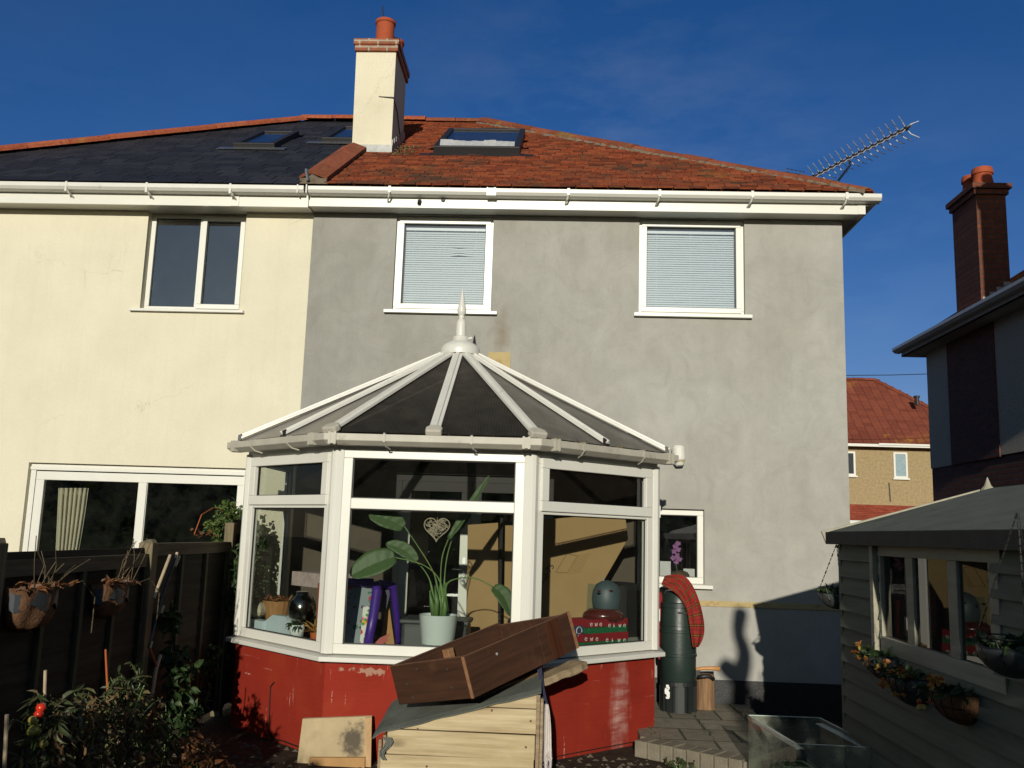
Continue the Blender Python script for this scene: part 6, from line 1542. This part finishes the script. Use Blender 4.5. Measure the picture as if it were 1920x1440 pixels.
ex_ = ay(1035, 1062, yb2)-ay(1015, 1092, yb2)
textob('UD-75', ay(1024, 1077, yb2), ex_, (-1, 0, .5), .075, M_['ink'], T)
m = MB(); q = [ay(*p, yb2) for p in ((1042, 1073), (1063, 1038), (1083, 1042), (1064, 1074))]
for i in range(4): m.tube([q[i], q[(i+1) % 4]], .003, 4)
for i in range(5):
    a = ay(1066+i*5, 1078-i*1, yb2); b = ay(1086+i*5, 1040-i*1, yb2); n = 9
    for j in range(n): m.obox(a.lerp(b, j/n), (b-a)*(.6/n), (.006, 0, .004), (0, -.002, 0))
m.build('printed_lines', M_['ink_faint'], T)
# purple easel
EL_ = thing('childs_easel', 'purple plastic easel with a paint spotted grey board behind the front window', 'easel')
m = MB(); q = [ay(643, 1210, -1.90), ay(650, 1098, -1.74), ay(703, 1100, -1.74), ay(690, 1210, -1.90)]; m.prism(q, (0, .012, 0)); m.build('grey_board', M_['board'], EL_)
m = MB(); q = [ay(674, 1208, -1.915), ay(681, 1138, -1.815), ay(699, 1136, -1.815), ay(684, 1208, -1.915)]; m.prism(q, (0, .004, 0)); m.build('painting', M_['painting'], EL_)
m = MB(); m.tube([ay(640, 1092, -1.75), ay(700, 1093, -1.75)], .034, 10); m.tube([ay(704, 1092, -1.76), ay(707, 1110, -1.78), ay(699, 1160, -1.86), ay(689, 1212, -1.93)], [.036, .040, .038, .036], 10); m.build('front_leg', M_['purple'], EL_, smooth=True)
m = MB(); m.tube([ay(710, 1094, -1.68), ay(736, 1098, -1.62), ay(742, 1140, -1.55), ay(745, 1172, -1.5), ay(747, 1212, -1.46)], [.03, .034, .03, .026, .026], 10); m.build('rear_leg', M_['purple'], EL_, smooth=True)
m = MB(); m.prism([ay(*p, -1.60) for p in ((709, 1096), (735, 1100), (724, 1142), (712, 1142))], (0, .05, 0)); m.build('hinge_web', plain('deep purple plastic', (.015, .008, .05), .5), EL_)
m = MB(); m.prism([ay(*p, -1.50) for p in ((712, 1212), (722, 1138), (730, 1137), (740, 1212))], (0, .012, 0)); tag(m.build('card_sheet', plain('tan card', (.38, .20, .075), .85)), 'tan card sheet standing between the legs of the purple easel', 'card')
m = MB(); m.prism([ay(*p, -1.96) for p in ((703, 1206), (712, 1196), (732, 1187), (724, 1200), (731, 1199), (716, 1209))], (0, .01, 0)); tag(m.build('crumpled_wrapper', plain('red wrapper', (.36, .05, .04), .5)), 'small crumpled red wrapper at the foot of the purple easel', 'wrapper')
# dark storage box
SB = thing('storage_box', 'dark grey plastic storage box behind the white plant pot', 'box')
a, b = ay(750, 1212, -1.55), ay(876, 1165, -1.55); m = MB(); m.box(a.x, b.x, -1.55, -1.15, a.z-.25, b.z-.03); m.build('body', M_['charcoal'], SB, bevel=.03)
m = MB(); m.box(a.x-.015, b.x+.015, -1.565, -1.135, b.z-.035, b.z); m.build('lid', M_['charcoal'], SB, bevel=.012)
# right window: gift boxes, toy, pot
e3, n3 = fn(3)
for (x0_, x1_, y0_, y1_, lab, yl) in ((1092, 1178, 1190, 1214, 'red and green printed gift box, lower of the two stacked', 1205), (1103, 1177, 1163, 1194, 'red and green printed gift box, upper of the two stacked', 1177)):
    T = thing('gift_box', lab, 'gift box', 'stacked gift boxes')
    m = MB(); fbox(m, 3, x0_+1, x1_-1, yl, y1_, .16, .20); m.build('green_base', M_['gift_green'], T, bevel=.002)
    m = MB(); fbox(m, 3, x0_, x1_, y0_, yl, .152, .215); m.build('red_lid', M_['gift_red'], T, bevel=.002)
    m = MB()
    for i, fx_ in enumerate((.08, .20, .32, .54, .65, .80, .92)):
        c = fp(3, x0_+(x1_-x0_)*fx_, (y0_+yl)/2+(1 if i < 3 else 3), .150); h = .0125
        if i in (0, 2, 3, 6):
            m.tube([c+e3*h*math.cos(a_)+Vector((0, 0, h*math.sin(a_))) for a_ in [.5+5.2*j/9 for j in range(10)]], .0022, 4); m.obox(c-e3*.003, e3*.014, n3*.002, (0, 0, .005))
        elif i in (1, 5):
            m.tube([c+e3*u*h+Vector((0, 0, v*h)) for u, v in ((-1.1, 1), (-.6, -1), (0, .5), (.6, -1), (1.1, 1))], .0022, 4)
        else:
            m.tube([c+Vector((0, 0, -h)), c+Vector((0, 0, h*1.1))], .0022, 4); m.tube([c+e3*-.006+Vector((0, 0, -h*.9)), c+e3*.008+Vector((0, 0, -h*.2))], .003, 4)
    m.build('printed_pattern', M_['white'], T)
TY = thing('toy_figure', 'rounded slate blue plastic toy sitting above the gift boxes', 'toy')
c = fp(3, 1137, 1122, .26); rr = (fp(3, 1158, 1122, .26)-fp(3, 1116, 1122, .26)).length/2
m = MB(); m.lathe([(rr*.75, -rr*.9), (rr*.9, -rr*.6), (rr*1.0, -rr*.1), (rr*.93, rr*.45), (rr*.7, rr*.85), (rr*.3, rr*1.05), (.005, rr*1.1)], c, 20, .9, .7); m.build('body', M_['blue_toy'], TY, smooth=True)
for px in (1123, 1146):
    q = fp(3, px, 1108, .26-rr*.62); m = MB(); m.ball(q, .018, 8, .5); m.build('eye_patch', M_['maroon'], TY)
m = MB(); m.tube([c+Vector((-.02, 0, rr*1.0)), c+Vector((-.04, -.02, rr*1.25))], .006, 6); m.build('antenna', M_['alu'], TY)
MP = thing('lacquer_pot', 'squat shiny maroon pot under the slate blue toy', 'pot')
c = fp(3, 1131, 1164, .26); rr = (fp(3, 1158, 1150, .26)-fp(3, 1104, 1150, .26)).length/2; hh = .10
m = MB(); m.lathe([(rr*.8, 0), (rr*1.0, hh*.3), (rr*.95, hh*.6), (rr*.7, hh*.95), (rr*.5, hh*1.0)], c, 24, 1, .8); m.build('body', M_['maroon'], MP, smooth=True)
m = MB()
for i in range(3): m.tube([fp(3, 1150+i*3, 1164, .2), fp(3, 1160+i*2, 1150, .18), fp(3, 1162-i*3, 1138+i*2, .2), fp(3, 1150, 1142+i*3, .22)], .006, 5)
tag(m.build('red_ribbon', M_['gift_red'], smooth=True), 'looped bright red ribbon beside the maroon pot', 'ribbon')
m = MB(); m.prism([fp(3, *p, .34) for p in ((1096, 1214), (1104, 1094), (1120, 1096), (1122, 1214))], -n3*.01); tag(m.build('olive_card', plain('olive card', (.26, .22, .12), .9)), 'upright olive card panel behind the slate blue toy', 'card')
CDx = thing('navy_card', 'navy card with a pale ring and cross beside the gift boxes', 'card')
m = MB(); fbox(m, 3, 1076, 1094, 1174, 1193, .2, .004); m.build('sheet', M_['blue_cloth'], CDx)
m = MB(); q = fp(3, 1086, 1183, .198); m.tube([q+e3*.03*math.cos(a_)+Vector((0, 0, .03*math.sin(a_))) for a_ in [-.4+4.2*j/10 for j in range(11)]], .004, 4)
for s in (-1, 1): m.tube([q+e3*-.012+Vector((0, 0, -.028-.011*s)), q+e3*.012+Vector((0, 0, -.028+.011*s))], .003, 4)
m.build('printed_mark', M_['paleblue'], CDx)
m = MB(); fbox(m, 3, 1165, 1205, 1095, 1214, .55, .3); tag(m.build('black_bag', M_['seal'], bevel=.06), 'bulky black bag standing behind the right end of the right window', 'bag')
# left window: clutter on the board
e1_, n1_ = fn(1)
def lbox(name, label, cat, r, d, t, mat, bev=.003):
    m = MB(); fbox(m, 1, r[0], r[1], r[2], r[3], d, t); return tag(m.build(name, mat, bevel=bev), label, cat)
lbox('pale_box', 'small pale blue card box at the left end of the left window', 'box', (466, 491, 1160, 1185), .13, .08, M_['paleblue'])
m = MB(); q = fp(1, 482, 1143, .20); m.ball(q, .085, 7, .8); tag(m.build('mottled_stone', M_['stone']), 'pale mottled stone above the small blue box in the left window', 'stone')
m = MB(); q = [fp(1, *p, .155) for p in ((495, 1188), (496, 1165), (511, 1153), (534, 1156), (538, 1162), (538, 1194))]; m.prism(q, -n1_*.08); tag(m.build('angular_carton', M_['paleblue']), 'pale blue carton with cut corners in the left window', 'carton')
BP = thing('brown_planter', 'honey brown tapered planter behind the pale blue carton', 'planter')
q = fp(1, 519, 1170, .36); m = MB(); m.lathe([(.085, 0), (.135, .20), (.145, .20), (.12, .19)], q, 20); m.build('pot', M_['brownwood'], BP)
m = MB()
for i in range(40): m.leaf(q+Vector((rnd.gauss(0, .06), rnd.gauss(0, .06), .2)), (rnd.gauss(0, 1), rnd.gauss(0, 1), .3), .06, .03)
m.build('dry_leaves', M_['fol_rust'], BP)
q = fp(1, 566, 1140, .26); m = MB(); m.lathe([(.06, -.105), (.10, -.07), (.115, -.01), (.105, .05), (.08, .09), (.055, .105), (.058, .13), (.05, .13)], q, 28); tag(m.build('steel_kettle', plain('polished steel', (.30, .28, .24), .13, .1, 9, 0, 9, .5, 1), smooth=True), 'rounded polished steel vessel with a bright highlight in the left window', 'vessel')
WP = thing('small_pot_plant', 'small white pot with trailing leaves in the left window', 'potted plant')
q = fp(1, 556, 1196, .12); m = MB(); m.lathe([(.048, 0), (.062, .10), (.058, .10), (.05, .08)], q, 24); m.build('pot', M_['white_pot'], WP, smooth=True)
m = MB()
for i in range(60): m.leaf(q+Vector((rnd.gauss(0, .04), rnd.gauss(0, .04), .10)), (rnd.gauss(-.2, .8), rnd.gauss(-.3, .7), rnd.gauss(-.1, .5)), .05, .025, droop=.6)
m.build('leaves', M_['fol_dark'], WP)
lbox('orange_folder', 'tall narrow orange brown folder at the right end of the left window', 'folder', (589, 606, 1092, 1206), .20, .1, plain('orange brown card', (.30, .075, .03), .7))
OP = thing('dry_pot_plant', 'small orange pot with a withered yellow plant in the left window', 'potted plant')
q = fp(1, 593, 1208, .10); m = MB(); m.lathe([(.04, 0), (.052, .085), (.048, .085), (.04, .07)], q, 18); m.build('pot', M_['orange'], OP)
m = MB()
for i in range(40): m.leaf(q+Vector((rnd.gauss(0, .02), rnd.gauss(0, .02), .09)), (rnd.gauss(-.1, .4), rnd.gauss(-.1, .4), rnd.uniform(.2, 1)), rnd.uniform(.05, .12), .018, droop=.6)
m.build('leaves', foliage('yellowed leaves', (.30, .20, .05), (.36, .15, .03), (.38, .30, .10), .2), OP)
q = fp(1, 548, 1082, .45); lbox('patterned_box', 'white and pink patterned box behind the steel vessel', 'box', (546, 612, 1070, 1097), .45, .3, plain('pink white card', (.42, .33, .31), .8, .2, 20, dirt=((.30, .05, .10), 12, .55, .6)))
CU = thing('patio_curtain', 'cream curtain with red hem gathered behind the left patio door pane', 'curtain')
rows = []; rows2 = []
for i in range(13):
    t = i/12; xa = 110-8*t; xb = 166-22*t-8*t*t; pyy = 915+175*t
    rw = [ay(xa+(xb-xa)*j/28, pyy, .30+.03*math.sin(j*1.45)) for j in range(29)]
    (rows if i <= 9 else rows2).append(rw)
    if i == 9: rows2.append(rw)
m = MB(); m.grid(rows); m.build('drape', M_['curtain'], CU, smooth=True, solid=.004); m = MB(); m.grid(rows2); m.build('hem', M_['curtain_red'], CU, smooth=True, solid=.004)
RB = thing('reed_diffuser', 'small pale diffuser bottle with sticks inside the cream house window', 'ornament')
q = ay(281, 563, .22); m = MB(); m.lathe([(.03, -.04), (.045, -.01), (.03, .03), (.014, .045), (.014, .06)], q, 12); m.build('bottle', M_['stone'], RB, smooth=True)
m = MB()
for dx in (-.03, .0, .035): m.tube([q+Vector((0, 0, .03)), q+Vector((dx, 0, .2))], .004, 4)
m.build('reeds', M_['white'], RB)

# ================================================================== beyond the camera: added shadow casters, and the hedge mirrored here
def shrub(name, label, blobs, n, mat, ln, seed):
    r_ = random.Random(seed); T = thing(name, label, 'shrub'); m = MB()
    for c, rad in blobs:
        c = Vector(c); rows = []
        core = MB()
        for i in range(n):
            while True:
                q = Vector((r_.uniform(-1, 1), r_.uniform(-1, 1), r_.uniform(-1, 1)))
                if .25 < q.length < 1: break
            p = c+Vector((q.x*rad[0], q.y*rad[1], q.z*rad[2])); m.leaf(p, q+Vector((r_.gauss(0, .5),)*3), ln*r_.uniform(.7, 1.3), ln*.6)
    m.build('crown', mat, T); s = MB()
    for c, rad in blobs: s.tube([(c[0], c[1], 0), (c[0]+.02, c[1], c[2]*.6), c], [.05, .035, .01], 7)
    s.build('trunk', M_['bark'], T); return T
# unseen invented trunk, shaped to cast the dark figure on the grey wall
TR = thing('added_shadow_trunk', 'invented trunk behind the viewer, shaped to cast the dark figure on the wall', 'shadow caster')
def sh(px, py, y):      # point at depth y whose shadow falls where (px, py) is seen on the grey wall
    p = ay(px, py, 0); t = (0-y); return Vector((p.x-math.tan(AZ)*t, y, p.z+t*math.tan(EL)/math.cos(AZ)))
yT = -9.5
pp = [((1388, 1425), .10), ((1392, 1285), .095), ((1398, 1262), .115), ((1402, 1240), .105), ((1404, 1222), .09), ((1397, 1205), .085), ((1391, 1190), .078), ((1392, 1176), .085), ((1394, 1160), .095), ((1396, 1146), .095), ((1398, 1139), .07)]
m = MB(); ps = [sh(a[0]-7, a[1], yT) for a, _ in pp]; m.tube([Vector((ps[0].x, yT, 0))]+ps, [.12]+[r*.8 for _, r in pp], 10)
m.tube([sh(1393, 1185, yT), sh(1383, 1178, yT), sh(1371, 1168, yT)], [.07, .05, .02], 8)
m.tube([sh(1395, 1275, yT), sh(1372, 1262, yT), sh(1356, 1246, yT), sh(1350, 1240, yT)], [.11, .10, .09, .05], 8)
o = m.build('trunk', M_['bark'], TR, smooth=True); o.modifiers.new('sub', 'SUBSURF').render_levels = 1
a = sh(1348, 1262, -9.8); b = sh(1420, 1275, -9.8)
shrub('added_shadow_shrub', 'added shrub behind the viewer, placed to shade the ground by the shed', [((a.x+.22, -9.8, 1.4), (.24, .5, 1.27)), ((b.x+.2, -9.8, 1.35), (.30, .5, 1.3)), ((a.x+.3, -9.7, .5), (.32, .5, .6))], 1200, M_['fol_dark'], .10, 61)  # unseen shrub added to put the alley and tank in shade
shrub('added_shadow_shrub', 'added shrub behind the viewer, placed to shade the plants by the left fence', [((-2.47, -9.7, .95), (.42, .45, .98)), ((-1.97, -9.6, .88), (.35, .4, .92))], 1100, M_['fol_dark'], .10, 62)  # unseen shrub added so the plants along the fence fall in shade
m = MB(); r_ = random.Random(70); rows = []
for j in range(14):
    rows.append([(-40+80*i/60, -31-.9*math.sin(math.pi*j/13)*0+1.1*math.sin(math.pi*j/13)+r_.gauss(0, .22), 5.1*j/13+(r_.gauss(0, .25) if j > 10 else 0)) for i in range(61)])
m.grid(rows, False)
for i in range(6000):
    m.leaf((r_.uniform(-40, 40), -30+r_.gauss(0, .4), r_.uniform(.2, 5.2)), (r_.gauss(0, 1), 1, r_.gauss(0, 1)), .5, .3)
tag(m.build('boundary_hedge', M_['fol_dark']), 'tall dark hedge closing the far end of the garden behind the viewer', 'hedge')
